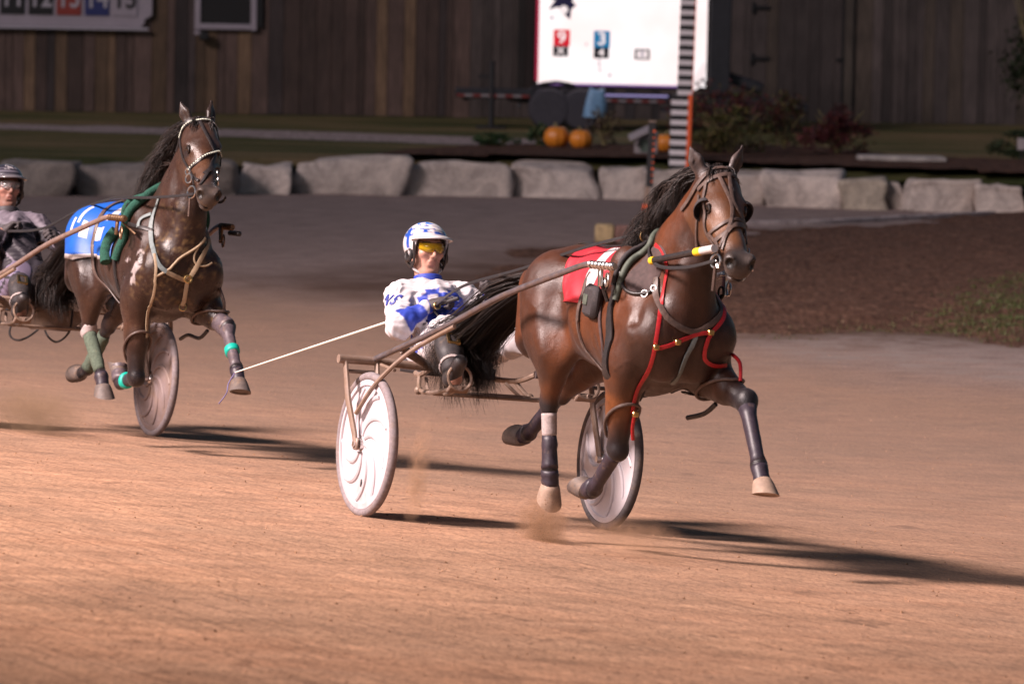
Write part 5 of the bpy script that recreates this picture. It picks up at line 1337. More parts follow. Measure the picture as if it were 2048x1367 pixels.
    # boots with shin guards
    for i in (0, 1):
        Bf = Field(np.minimum(kn[i], toe[i]) - .14, np.maximum(kn[i], toe[i]) + .14, .0075); a, b, c = kn[i], an[i], toe[i]; d = (b - a); fr_ = A3(.5, 0, .85); fr_ = fr_ - d * (fr_ @ d) / (d @ d); fr_ /= np.linalg.norm(fr_)
        Bf.cone(a + d * .34 + fr_ * .006, b - d * .05, .070, .048, .02); Bf.cone(a + d * .22 + fr_ * .02, a + d * .5 + fr_ * .016, .060, .060, .03, (fr_, .8)); Bf.cone(b - A3(.03, 0, .01), c, .043, .036, .03); Bf.ell(b + A3(-.05, 0, -.01), (.03, .035, .03), .02)
        V_, F_ = Bf.mesh(1); bo = mesh_obj("boot", V_, F_, M['bootleather'], R)
        p = V3(a + d * .42 + fr_ * .076); Rb = Matrix(np.stack([np.cross(fr_, d / np.linalg.norm(d)), d / np.linalg.norm(d), fr_], -1).tolist())
        bk = MB(); bk.box(p + Rb @ Vector((-.026, 0, 0)), (.012, .085, .012), Rb); bk.box(p + Rb @ Vector((.026, 0, 0)), (.012, .085, .012), Rb); bk.box(p + Rb @ Vector((0, -.04, 0)), (.05, .012, .012), Rb); bk.box(p + Rb @ Vector((0, .04, 0)), (.05, .012, .012), Rb)
        bk.build("buckle", M['brass'], bo); V_s = [V3(a + d * .74 + (fr_ * cos(t) + np.cross(d, fr_) / np.linalg.norm(d) * sin(t)) * .060) for t in np.linspace(0, 2 * pi, 20)]
        MB().tube(V_s, .012, 6, flat=.5, fdir=V3(fr_)).build("boot_cuff", M['bandage_white'], bo)
    # gloves
    for s, el, ha, pn in ((-1, elR, haR, A3(.35, .9, -.3)), (1, elL, haL, A3(.35, -.9, -.3))):
        G = Field(ha - .16, ha + .20, .0042); d = (ha - el); d /= np.linalg.norm(d); d = d + A3(.55, 0, .02)
        hand_field(G, ha, d, pn, s, 1.0); V_, F_ = G.mesh(1); mesh_obj("glove", V_, F_, M['glove'], R)
    # helmet: shell with brim, dark ear guards, chin strap
    H = MB(); vs = []; cs = []; nu, nv = 56, 22; tl = radians(-8); hcV = V3(hc) + Vector((-.022, 0, .028))
    def hp_(th, ph, o=0):
        x, y, z = sin(th) * cos(ph), sin(th) * sin(ph), cos(th); v = Vector((x * (.137 + o), y * (.112 + o), z * (.112 + o))); return hcV + Vector((v.x * cos(tl) + v.z * sin(tl), v.y, -v.x * sin(tl) + v.z * cos(tl)))
    def low(ph):
        a = abs(((ph + pi) % (2 * pi)) - pi)            # 0 = front
        if a < .85: return 1.40
        if a < 1.15: return 1.40 + (a - .85) / .3 * .95
        if a < 2.2: return 2.35
        return 2.35 - (a - 2.2) / .94 * .25
    white, blue, navy, gry = (.54, .515, .53), (.015, .06, .32), (.02, .03, .20), (.26, .25, .28); rnd = random.Random(4)
    for i in range(nv + 1):
        for j in range(nu):
            ph = 2 * pi * j / nu; th = low(ph) * i / nv; vs.append(hp_(th, ph)); a = abs(((ph + pi) % (2 * pi)) - pi)
            if k == 1:
                n1 = noise.noise(Vector((sin(th) * cos(ph) * 3.2, sin(th) * sin(ph) * 3.2, 1.7)))
                if th < .30: c = blue if n1 > -.25 else white
                elif th < .62: c = white if n1 > .05 else (.03, .16, .55)
                elif th < 1.35: c = (blue if noise.noise(Vector((ph * 2.2, th * 5.5, 3.3))) > .12 else (gry if noise.noise(Vector((ph * 1.1, th * 9, 8.3))) > .2 else white))
                else: c = white if int(ph * 5) % 6 or th > 1.9 else blue
            else: c = (.02, .018, .026) if int(th * 9) % 2 == 0 or th < .8 else (.10, .09, .11)
            if k == 2 and th < .95 and a < .5 and noise.noise(Vector((ph * 7, th * 9, 1))) > .1: c = (.30, .28, .29)
            cs.append(c)
    ri = len(vs)
    for j in range(nu): ph = 2 * pi * j / nu; vs.append(hp_(low(ph), ph, -.014)); cs.append((.03, .025, .03))
    for j in range(nu): ph = 2 * pi * j / nu; vs.append(hp_(low(ph) * .75, ph, -.018)); cs.append((.03, .025, .03))
    fs = [(i * nu + j, (i + 1) * nu + j, (i + 1) * nu + (j + 1) % nu, i * nu + (j + 1) % nu) for i in range(nv) for j in range(nu)]
    fs += [(nv * nu + j, ri + j, ri + (j + 1) % nu, nv * nu + (j + 1) % nu) for j in range(nu)] + [(ri + j, ri + nu + j, ri + nu + (j + 1) % nu, ri + (j + 1) % nu) for j in range(nu)]
    hel = mesh_obj("helmet", vs, fs, M['helmet'], R, True, np.array(cs)); hel.data.set_sharp_from_angle(angle=radians(50))
    vb = []; fb = []; n = 24
    for j in range(n + 1):
        ph = -1.15 + 2.3 * j / n; w = .058 * cos(ph * 1.3) ** .6 if abs(ph * 1.3) < 1.57 else 0
        for o, dz in ((-.006, .004), (.0, .010), (w, -.004), (w + .002, -.010), (w, -.013), (-.006, -.006)):
            p = hp_(1.33, ph); dr = Vector((cos(ph), sin(ph) * .8, 0)); vb.append(p + dr * o + Vector((0, 0, dz - abs(ph) * .006)))
    for j in range(n):
        for i in range(6): fb.append((j * 6 + i, j * 6 + (i + 1) % 6, (j + 1) * 6 + (i + 1) % 6, (j + 1) * 6 + i))
    mesh_obj("brim", vb, fb, M['helmet'], hel, True, np.tile((.54, .51, .51) if k == 1 else (.11, .10, .11), (len(vb), 1)))
    for s in (-1, 1):
        e = MB(); e.ring(hc + A3(.005, s * .098, -.035), (0, 1, .15 * s), .030, .011, 24, 8); e.tube([V3(hc + A3(.045, s * .094, .035)), V3(hc + A3(.052, s * .088, -.06)), V3(hc + A3(.02, s * .086, -.10))], [.010, .011, .010], 8, flat=.6, fdir=(0, 1, 0)); e.tube([V3(hc + A3(-.04, s * .096, .0)), V3(hc + A3(-.035, s * .092, -.07)), V3(hc + A3(.02, s * .086, -.10))], [.012, .011, .010], 8, flat=.6, fdir=(0, 1, 0))
        e.build("ear_guard", M['black_leather'], hel)
        c = MB(); c.tube(catmull([V3(hc + A3(.02, s * .086, -.095)), V3(hc + A3(.045, s * .05, -.122)), V3(hc + A3(.055, 0, -.135))], 5), .007, 8); c.build("chin_strap", M['white_tape'] if k == 1 else M['black_leather'], hel)
    # glasses
    vs = []; fs = []; n = 26
    for j in range(n + 1):
        t = -1 + 2 * j / n; y = t * .070; x = .112 - .040 * t * t - .012 * abs(t) ** 4; nose_ = .016 * math.exp(-(t / .16) ** 2); zt = .036 - .006 * t * t; zb = -.014 + nose_ + .014 * t ** 4
        for o in (0, -.0022): vs += [hc + A3(x + o, y, zt), hc + A3(x + .004 + o, y, (zt + zb) / 2), hc + A3(x + o, y, zb)]
    for j in range(n):
        a, b = j * 6, (j + 1) * 6
        for u, w in ((0, 1), (1, 2), (5, 4), (4, 3), (3, 0), (2, 5)): fs.append((a + u, a + w, b + w, b + u))
    gl = mesh_obj("glasses", [V3(v) for v in vs], fs, M['lens_yellow'] if k == 1 else M['lens_clear'], R)
    tm = MB()
    for s in (-1, 1): tm.tube([V3(hc + A3(.062, s * .071, .020)), V3(hc + A3(.0, s * .080, .016))], .004, 6)
    tm.build("temple_arm", M['black_paint'], gl)
    return dict(root=R, haR=haR, haL=haL)
def lens(name, col, tr):
    m, nt, bs = newmat(name); bs.inputs["Base Color"].default_value = (*col, 1); bs.inputs["Roughness"].default_value = .08; bs.inputs["Transmission Weight"].default_value = tr; bs.inputs["IOR"].default_value = 1.15; bs.inputs["Coat Weight"].default_value = .6; return m
M['lens_yellow'] = lens('lens_yellow', (.60, .38, .01), .55); M['lens_clear'] = lens('lens_clear', (.85, .85, .88), .9)
M['blue_letter'] = simple('blue_letter', (.02, .03, .20), .6, 0, .1, 40, .05)
DRV = {k: build_driver(k) for k in (1, 2)}
# ------------------------------------------------------------------ harness worn by the horses (parts of each horse)
def snap(k, pts, n=7, maxd=.09):
    """dense path lying on the coat; points well off the body stay free"""
    b = HORSE[k]['bvh']; P = catmull(pts, n); out = []; nr = []
    for p in P:
        l, nn, i, d = b.find_nearest(p)
        if d < maxd: out.append(l); nr.append(nn)
        else: out.append(p); nr.append((p - l).normalized())
    # smooth so the strap bridges hollows
    for _ in range(7): out = [out[0]] + [(out[i - 1] + out[i] * 2 + out[i + 1]) / 4 for i in range(1, len(out) - 1)] + [out[-1]]
    return out, nr
def strap(k, name, pts, w, mat, parent=None, t=.004, lift=.004, tube=0):
    P, N = snap(k, pts); mb = MB()
    if tube: mb.tube([p + n * (tube * .7) for p, n in zip(P, N)], tube, 10)
    else: mb.ribbon(P, N, w, t, None, lift)
    return mb.build(name, mat, parent if parent is not None else HORSE[k]['root'])
def limb_rings(k, a, b, ts, off, n=20, R=.10, tilt=None):
    a, b = Vector(a), Vector(b); d = (b - a).normalized(); u = d.orthogonal().normalized(); v = d.cross(u); bv = HORSE[k]['bvh']; rings = []
    for t in ts:
        c = a.lerp(b, t); ring = []
        for j in range(n):
            an = 2 * pi * j / n; r = u * cos(an) + v * sin(an); sl = Vector((0, 0, 0)) if tilt is None else d * (r.dot(Vector(tilt)))
            h, nn, i, dd = bv.ray_cast(c + sl, r, R); rr = (h - c - sl).length if h else .045; ring.append((c, sl, r, rr))
        md = sorted(x[3] for x in ring)[n // 2]; rings.append([c + sl + r * (min(rr, md * 1.35) + off) for c, sl, r, rr in ring])
    return rings
def sleeve(k, name, a, b, t0, t1, mat, off=.006, parent=None, m=7, tilt=None, wrinkle=0.0):
    rg = [limb_rings(k, a, b, [t0 + (t1 - t0) * i / m], off * (.25 + .75 * min(1, 2.2 * sin(pi * i / m))), tilt=tilt)[0] for i in range(m + 1)]; n = len(rg[0]); vs = []; fs = []
    ins = limb_rings(k, a, b, [t0], -.004, tilt=tilt) + limb_rings(k, a, b, [t1], -.004, tilt=tilt); allr = [ins[0]] + rg + [ins[1]]
    for i, r in enumerate(allr):
        c = sum(r, Vector()) / n
        for j, p in enumerate(r):
            w_ = 1 + wrinkle * (.5 * sin(i * 2.6) + noise.noise(p * 45)) if 0 < i < len(allr) - 1 else 1
            vs.append(c + (p - c) * w_)
    for i in range(len(allr) - 1):
        for j in range(n): fs.append((i * n + j, i * n + (j + 1) % n, (i + 1) * n + (j + 1) % n, (i + 1) * n + j))
    return mesh_obj(name, vs, fs, mat, parent if parent is not None else HORSE[k]['root'])
def loop(k, name, a, b, t, mat, r=.010, tilt=None, parent=None, off=.010):
    rg = limb_rings(k, a, b, [t], off, 26, .16, tilt)[0]; mb = MB(); mb.tube(rg + [rg[0], rg[1]], r, 8, cap=False); return mb.build(name, mat, parent if parent is not None else HORSE[k]['root'])
def back_patch(k, name, xt0, xt1, xb0, xb1, th, mats, midf, zc=1.12, off=.010, nu=26, nv=40, wave=.0, colf=None, both=True):
    """cloth laid over the back: ray cast onto the coat from both sides"""
    bv = HORSE[k]['bvh']; G = []
    for j in range(nv + 1):
        a = -th + 2 * th * j / nv; row = []
        for i in range(nu + 1):
            u = i / nu; q = abs(a) / th; x = (xt0 + (xt1 - xt0) * u) * (1 - q) + (xb0 + (xb1 - xb0) * u) * q
            d = Vector((0, sin(a), cos(a))); o = Vector((x, 0, zc)); h, n, ii, dd = bv.ray_cast(o + d * .8, -d, .8)
            p = h if h else o + d * .26; nn = n if h else d
            rp = wave * (sin(9 * u + 5 * q) * q + .6 * sin(15 * u + 9 * a)) * q
            row.append(p + nn * (off + max(rp, -off * .5)))
        G.append(row)
    for _ in range(3):      # cloth bridges small hollows
        G2 = [[G[j][i] if i in (0, nu) or j in (0, nv) else (G[j][i] * 2 + G[j - 1][i] + G[j + 1][i] + G[j][i - 1] + G[j][i + 1]) / 6 for i in range(nu + 1)] for j in range(nv + 1)]; G = G2
    vs = [p for r in G for p in r]; fs = []; mi = []; w = nu + 1
    for j in range(nv):
        for i in range(nu): fs.append((j * w + i, j * w + i + 1, (j + 1) * w + i + 1, (j + 1) * w + i)); mi.append(midf(i / nu, -1 + 2 * j / nv))
    b0 = len(vs); ctr = Vector((0, 0, zc)); vs += [p - (p - Vector((p.x, 0, zc))).normalized() * .006 for p in list(vs)]
    for j in range(nv):
        for i in range(nu): fs.append((b0 + j * w + i, b0 + (j + 1) * w + i, b0 + (j + 1) * w + i + 1, b0 + j * w + i + 1)); mi.append(0)
    rim = list(range(w)) + [j * w + nu for j in range(1, nv + 1)] + [nv * w + i for i in range(nu - 1, -1, -1)] + [j * w for j in range(nv - 1, 0, -1)]
    for a, c in zip(rim, rim[1:] + rim[:1]): fs.append((a, b0 + a, b0 + c, c)); mi.append(mi[0] if False else 1 if len(mats) > 2 else 0)
    return mesh_obj(name, vs, fs, mats[0], HORSE[k]['root'], True, None, None, mats, mi), G
M['red_cloth'] = simple('red_cloth', (.40, .014, .026), .6, 0, .25, 12, .3, .004, ((.42, .10, .09), 10, .55, .6)); M['white_cloth'] = simple('white_cloth', (.46, .42, .42), .6, 0, .15, 12, .2, .003)
M['blue_cloth'] = simple('blue_cloth', (.008, .085, .40), .5, 0, .2, 12, .3, .004, ((.05, .12, .30), 9, .6, .7)); M['dull_brown'] = simple('dull_brown_cloth', (.055, .032, .030), .8, 0, .4, 40, .3, .003)

def blinker(k, s):
    hp, Rm = HORSE[k]['hp'], Matrix(HORSE[k]['Rm'].tolist()); c = V3(hp(.190, s * .096, -.010)); mb = MB(); vs = []; fs = []; n, m = 18, 12; idx = {}
    for i in range(m + 1):
        for j in range(n + 1):
            th = pi * (.02 + .96 * i / m); ph = -1.15 + 2.55 * j / n       # open towards the muzzle
            v = Vector((-sin(th) * cos(ph) * .060, s * sin(th) * sin(ph) * .046 if sin(ph) > 0 else s * sin(th) * sin(ph) * .01, cos(th) * .064)); idx[i, j] = len(vs); vs.append(c + Rm @ v)
    b = len(vs); vs += [c + (v - c) * .90 for v in vs]
    for i in range(m):
        for j in range(n):
            q = (idx[i, j], idx[i, j + 1], idx[i + 1, j + 1], idx[i + 1, j]); fs += [q, tuple(x + b for x in q[::-1])]
    for i in range(m): fs += [(idx[i, n], idx[i, n] + b, idx[i + 1, n] + b, idx[i + 1, n]), (idx[i, 0], idx[i + 1, 0], idx[i + 1, 0] + b, idx[i, 0] + b)]
    return vs, fs

def tack1():
    k = 1; P = POSE[k]; R = HORSE[k]['root']; hp = HORSE[k]['hp']; BL, BR = M['black_leather'], M['brown_leather']
    # saddle cloth with a white bar
    back_patch(k, "saddle_cloth", 1.0, 1.52, 1.17, 1.60, radians(84), [M['red_cloth'], M['white_cloth']], lambda u, v: 1 if (.60 < u < .78 and .10 < abs(v) < .97) else 0, wave=.014)
    tk = strap(k, "backstrap", [(.80, 0, 1.41), (1.05, 0, 1.43), (1.40, 0, 1.40), (1.75, 0, 1.47)], .03, BL, None, .005, .014)
    # saddle pad: two green rolls, black pouch, girth
    pad = strap(k, "saddle_pad", [(1.80, .0, 1.50), (1.888, -.111, 1.455), (1.83, -.135, 1.41), (1.814, -.17, 1.374), (1.823, -.208, 1.321), (1.831, -.229, 1.262), (1.82, -.244, 1.18)], 0, M['pad_green'], None, tube=.016)
    for s in (-1, 1):
        if s == 1: strap(k, "saddle_pad", [(1.80, .0, 1.50), (1.85, .14, 1.42), (1.83, .22, 1.30), (1.82, .244, 1.18)], 0, M['pad_green'], tube=.016)
        strap(k, "saddle_pad", [(1.72, 0, 1.48), (1.757, s * .093, 1.447), (1.767, s * .151, 1.415), (1.775, s * .2, 1.366), (1.771, s * .225, 1.306), (1.757, s * .234, 1.247)], 0, M['foam_black'], tube=.013)
        strap(k, "girth", [(1.77, s * .235, 1.25), (1.76, s * .235, 1.17), (1.80, s * .257, 1.084), (1.85, s * .275, .972), (1.86, s * .25, .85), (1.85, s * .12, .76)], .055, BL, None, .008, .006)
        strap(k, "girth", [(1.62, s * .226, 1.20), (1.66, s * .24, 1.10), (1.72, s * .25, .97), (1.76, s * .22, .84), (1.78, s * .1, .765)], .022, M['dull_brown'], None, .005, .006)
        strap(k, "belly_strap", [(1.40, s * .20, 1.30), (1.402, s * .205, 1.259), (1.425, s * .226, 1.19), (1.431, s * .247, 1.10), (1.432, s * .246, 1.031), (1.455, s * .225, .94), (1.52, s * .185, .86), (1.62, s * .10, .80), (1.68, 0, .78)], .024, BR, None, .005, .008)
    v, n = snap(k, [(1.60, -.23, 1.20), (1.60, -.24, 1.11)], 4); mb = MB(); mb.box(v[2] + n[2] * .03, (.13, .05, .155), Matrix.Rotation(.12, 3, 'Y'), None, .02); pk = mb.build("saddle_pouch", M['foam_black'], R)
    MB().box(v[2] + n[2] * .058 + Vector((-.02, 0, .0)), (.045, .006, .05), Matrix.Rotation(.12, 3, 'Y'), None, .002).build("pouch_patch", M['pad_green'], pk)
    for s in (-1, 1):     # coupling that takes the shaft tip
        c = MB(); c.box((1.79, s * .322, 1.285), (.028, .02, .10), Matrix.Rotation(-.1, 3, 'Y'), None, .004); c.ring((1.845, s * .315, 1.27), (.2, 1, 0), .03, .005, 16, 6); c.box((1.80, s * .325, 1.335), (.10, .035, .014), None, None, .004)
        c.build("shaft_coupling", M['steel'], R)
        w = MB(); w.ring((1.80, s * .30, 1.25), (0, 1, 0), .028, .006, 16, 6); w.tube([(1.795, s * .31, 1.24), (1.79, s * .275, 1.17)], .010, 6); w.build("coupling_strap", BL, R)
    for s in (-1, 1): MB().ring((1.735, s * .085, 1.485), (1, .1, 0), .026, .0045, 20, 6).build("terret_ring", M['brass'], R)
    t = MB(); t.tube([(1.86, -.02, 1.50), (1.86, -.02, 1.54)], .010, 8); t.ball((1.86, -.02, 1.545), .014, 8, 6); t.tube([(1.83, -.02, 1.53), (1.90, -.02, 1.53)], .007, 6); t.build("check_hook", M['brass'], R)
    # dark shoulder pad with black edge
    poly = [(1.845, -.222, 1.275), (1.851, -.168, 1.353), (1.872, -.12, 1.422), (1.978, -.118, 1.449), (2.049, -.117, 1.395), (2.016, -.125, 1.324), (2.001, -.148, 1.259), (2.003, -.166, 1.23), (1.96, -.201, 1.221), (1.907, -.227, 1.226)]
    c = Vector((1.93, -.17, 1.32)); vs = []; fs = []; pc = catmull(poly + [poly[0]], 5)[:-1]; rings = 6; n = len(pc)
    for i in range(rings + 1):
        for p in pc:
            q = c.lerp(p, i / rings); l, nn, _, d = HORSE[k]['bvh'].find_nearest(q); vs.append(l + nn * (.010 if i < rings else .002))
    for i in range(rings):
        for j in range(n): fs.append((i * n + j, i * n + (j + 1) % n, (i + 1) * n + (j + 1) % n, (i + 1) * n + j))
    sp = mesh_obj("shoulder_pad", vs, fs, M['dull_brown'], R)
    strap(k, "pad_edge", [(1.80, -.232, 1.31), (1.846, -.231, 1.251), (1.891, -.23, 1.228), (1.939, -.216, 1.217), (1.99, -.178, 1.225), (2.005, -.156, 1.247), (2.0, -.14, 1.29)], 0, BL, sp, tube=.009)
    bk = MB(); bk.ring(Vector((1.985, -.185, 1.222)), (.6, -.8, .2), .016, .004, 14, 6); bk.ring(Vector((2.015, -.155, 1.25)), (.6, -.8, .2), .014, .004, 14, 6); bk.build("buckle", M['steel'], sp)
    # breast collar
    bc = strap(k, "breast_collar", [(2.0, -.14, 1.30), (2.03, -.15, 1.221), (2.113, -.157, 1.158), (2.147, -.136, 1.116), (2.167, -.074, 1.08), (2.163, .008, 1.066), (2.164, .083, 1.115), (2.106, .161, 1.171), (2.0, .19, 1.26)], .028, BR, None, .006, .006)
    strap(k, "collar_strap", [(2.162, .009, 1.067), (2.156, -.006, 1.006), (2.148, -.028, .96), (2.113, -.035, .887), (2.0, -.01, .80)], .022, M['grey_strap'], bc, .005, .006)
    # red hopple hangers
    RS = M['red_strap']
    strap(k, "hopple_hanger", [(1.93, -.13, 1.45), (2.0, -.10, 1.42), (2.061, -.114, 1.349), (2.06, -.13, 1.268), (2.114, -.162, 1.153), (2.149, -.187, 1.016), (2.115, -.18, .924), (2.03, -.17, .815), (1.97, -.16, .73), (1.93, -.15, .659)], .019, RS, None, .004, .004)
    rd = MB(); rd.tube(catmull([(1.925, -.155, .665), (1.895, -.145, .60), (1.87, -.125, .545)], 4), .009, 8); rd.build("hopple_tail", RS, R)
    strap(k, "hopple_strap", [(2.14, -.186, .979), (2.164, -.121, .999), (2.164, -.043, 1.038), (2.164, .026, 1.063), (2.168, .077, 1.071)], .019, RS, None, .004, .010)
    strap(k, "hopple_strap", [(1.98, .20, 1.28), (2.038, .184, 1.199), (2.111, .164, 1.164), (2.151, .13, 1.118), (2.168, .077, 1.069), (2.167, .059, 1.022), (2.159, .055, .975), (2.151, .07, .942), (2.138, .117, .923), (2.112, .199, .925)], .019, RS, None, .004, .010)
    rd = MB(); rd.tube(catmull([(2.10, .235, .975), (2.17, .24, .94), (2.20, .235, .86)], 4), .009, 8); rd.build("hopple_tail", RS, R)
    for p in ((2.166, -.085, 1.015), (2.17, .077, 1.07), (2.155, -.187, .985), (1.93, -.155, .665)): MB().box(Vector(p) + Vector((.014, -.004, 0)), (.014, .03, .026), None, None, .004).build("hopple_buckle", M['brass'], R)
    # hopple loops round the forearms and gaskins
    loop(k, "hopple_loop", P['fr'][1], P['fr'][2], .62, BR, .008, (-.1, 0, .05)); loop(k, "hopple_loop", P['fl'][1], P['fl'][2], .42, BR, .008, (0, 0, .12))
    h = MB(); h.tube(catmull([(2.02, .21, .74), (1.95, .19, .69), (1.82, .17, .66)], 5), .012, 8); h.build("hopple_tail", BL, R)
    # leg boots
    sleeve(k, "leg_boot", P['fl'][2], P['fl'][3], .10, .98, M['boot'], .003, wrinkle=.04); sleeve(k, "bell_boot", P['fl'][3], P['fl'][4], .1, 1.15, M['boot'], .003, wrinkle=.05)
    sleeve(k, "leg_boot", P['fr'][2], P['fr'][3], .06, .98, M['boot'], .003, wrinkle=.05); sleeve(k, "bell_boot", P['fr'][3], P['fr'][5], .0, .5, M['boot'], .009, wrinkle=.08);
    sleeve(k, "bandage", P['hr'][2], P['hr'][3], .16, .52, M['bandage_white'], .004); sleeve(k, "leg_boot", P['hr'][2], P['hr'][3], .50, 1.0, M['boot'], .007, wrinkle=.08); sleeve(k, "bell_boot", P['hr'][3], P['hr'][4], .1, 1.2, M['boot'], .007, wrinkle=.08)
    sleeve(k, "leg_boot", P['hl'][2], P['hl'][3], .3, .98, M['boot'], .003, wrinkle=.05); sleeve(k, "bell_boot", P['hl'][3], P['hl'][5], .1, .42, M['boot'], .009, wrinkle=.1)
    # bridle
    G = M['brown_leather']
    br = strap(k, "bridle", [(2.10, -.10, 1.62), (2.17, -.10, 1.69), (2.21, -.085, 1.74), (2.235, -.05, 1.785), (2.24, .0, 1.80), (2.235, .06, 1.80), (2.20, .12, 1.765), (2.16, .14, 1.69)], .024, G, None, .005, .006)
    def bs(name, pts, w=.017, m=G): return strap(k, name, pts, w, m, br, .005, .005)
    bs("browband", [(2.225, -.085, 1.715), (2.27, -.06, 1.752), (2.295, -.016, 1.782), (2.295, .042, 1.794), (2.26, .09, 1.77), (2.22, .125, 1.74)], .022)
    bs("cheek_strap", [(2.272, -.06, 1.748), (2.30, -.085, 1.714), (2.345, -.10, 1.64), (2.361, -.10, 1.571), (2.38, -.09, 1.503), (2.43, -.085, 1.455)]); bs("cheek_strap", [(2.24, .12, 1.75), (2.28, .13, 1.66), (2.33, .115, 1.56), (2.42, .06, 1.45)])
    bs("throat_latch", [(2.237, -.078, 1.69), (2.265, -.088, 1.605), (2.261, -.082, 1.536), (2.22, -.055, 1.45)])
    bs("face_strap", [(2.297, -.009, 1.777), (2.374, -.006, 1.71), (2.43, -.002, 1.654), (2.475, -.021, 1.58), (2.514, -.055, 1.526), (2.525, -.08, 1.46)]); bs("face_strap", [(2.298, .037, 1.786), (2.364, .019, 1.723), (2.421, .008, 1.665), (2.45, .045, 1.605), (2.45, .072, 1.56), (2.50, .045, 1.48)])
    bs("noseband", [(2.40, -.085, 1.515), (2.435, -.075, 1.54), (2.46, -.053, 1.566), (2.469, -.007, 1.591), (2.456, .035, 1.589), (2.41, .082, 1.56)], .016); bs("noseband", [(2.47, -.082, 1.49), (2.515, -.055, 1.526), (2.50, -.031, 1.552), (2.485, .008, 1.570), (2.45, .062, 1.56), (2.43, .075, 1.50)], .026)
    bs("jaw_strap", [(2.393, -.084, 1.519), (2.447, -.085, 1.495), (2.50, -.086, 1.47), (2.53, -.086, 1.42)]); bs("jaw_strap", [(2.458, -.009, 1.612), (2.499, -.033, 1.553), (2.535, -.070, 1.499), (2.55, -.080, 1.45)], .014)
    for s in (-1, 1):
        vs, fs = blinker(k, s); mesh_obj("blinker", vs, fs, M['foam_black'], br)
        b_ = MB(); c = V3(hp(.50, s * (.088 if s < 0 else .074), -.045)); b_.ring(c, (.3, s * .9, .1), .030, .0055, 20, 6); b_.ring(c + Vector((-.035, s * .005, .05)), (.3, s * .9, .1), .016, .0045, 16, 6); b_.tube([c, c + Vector((.03, 0, -.03))], .006, 6); b_.build("bit_ring", M['steel'], br)
    dt = MB(); dt.tube([V3(hp(.52, -.09, -.06)), V3(hp(.57, -.085, -.16))], .008, 6); dt.build("hanging_strap", G, br)
    # head pole with yellow bands
    a, b = Vector((2.0, -.165, 1.375)), Vector((2.56, -.135, 1.455)); hpole = MB().tube([a.lerp(b, .0), a.lerp(b, .86)], .0155, 12).build("head_pole", BL, R)
    for t0, t1, m in ((-.02, .035, 'yellow'), (.70, .80, 'yellow'), (.80, 1.0, 'white_tape')): MB().tube([a.lerp(b, t0), a.lerp(b, t1)], .0185, 12).build("pole_band", M[m], hpole)
tack1()

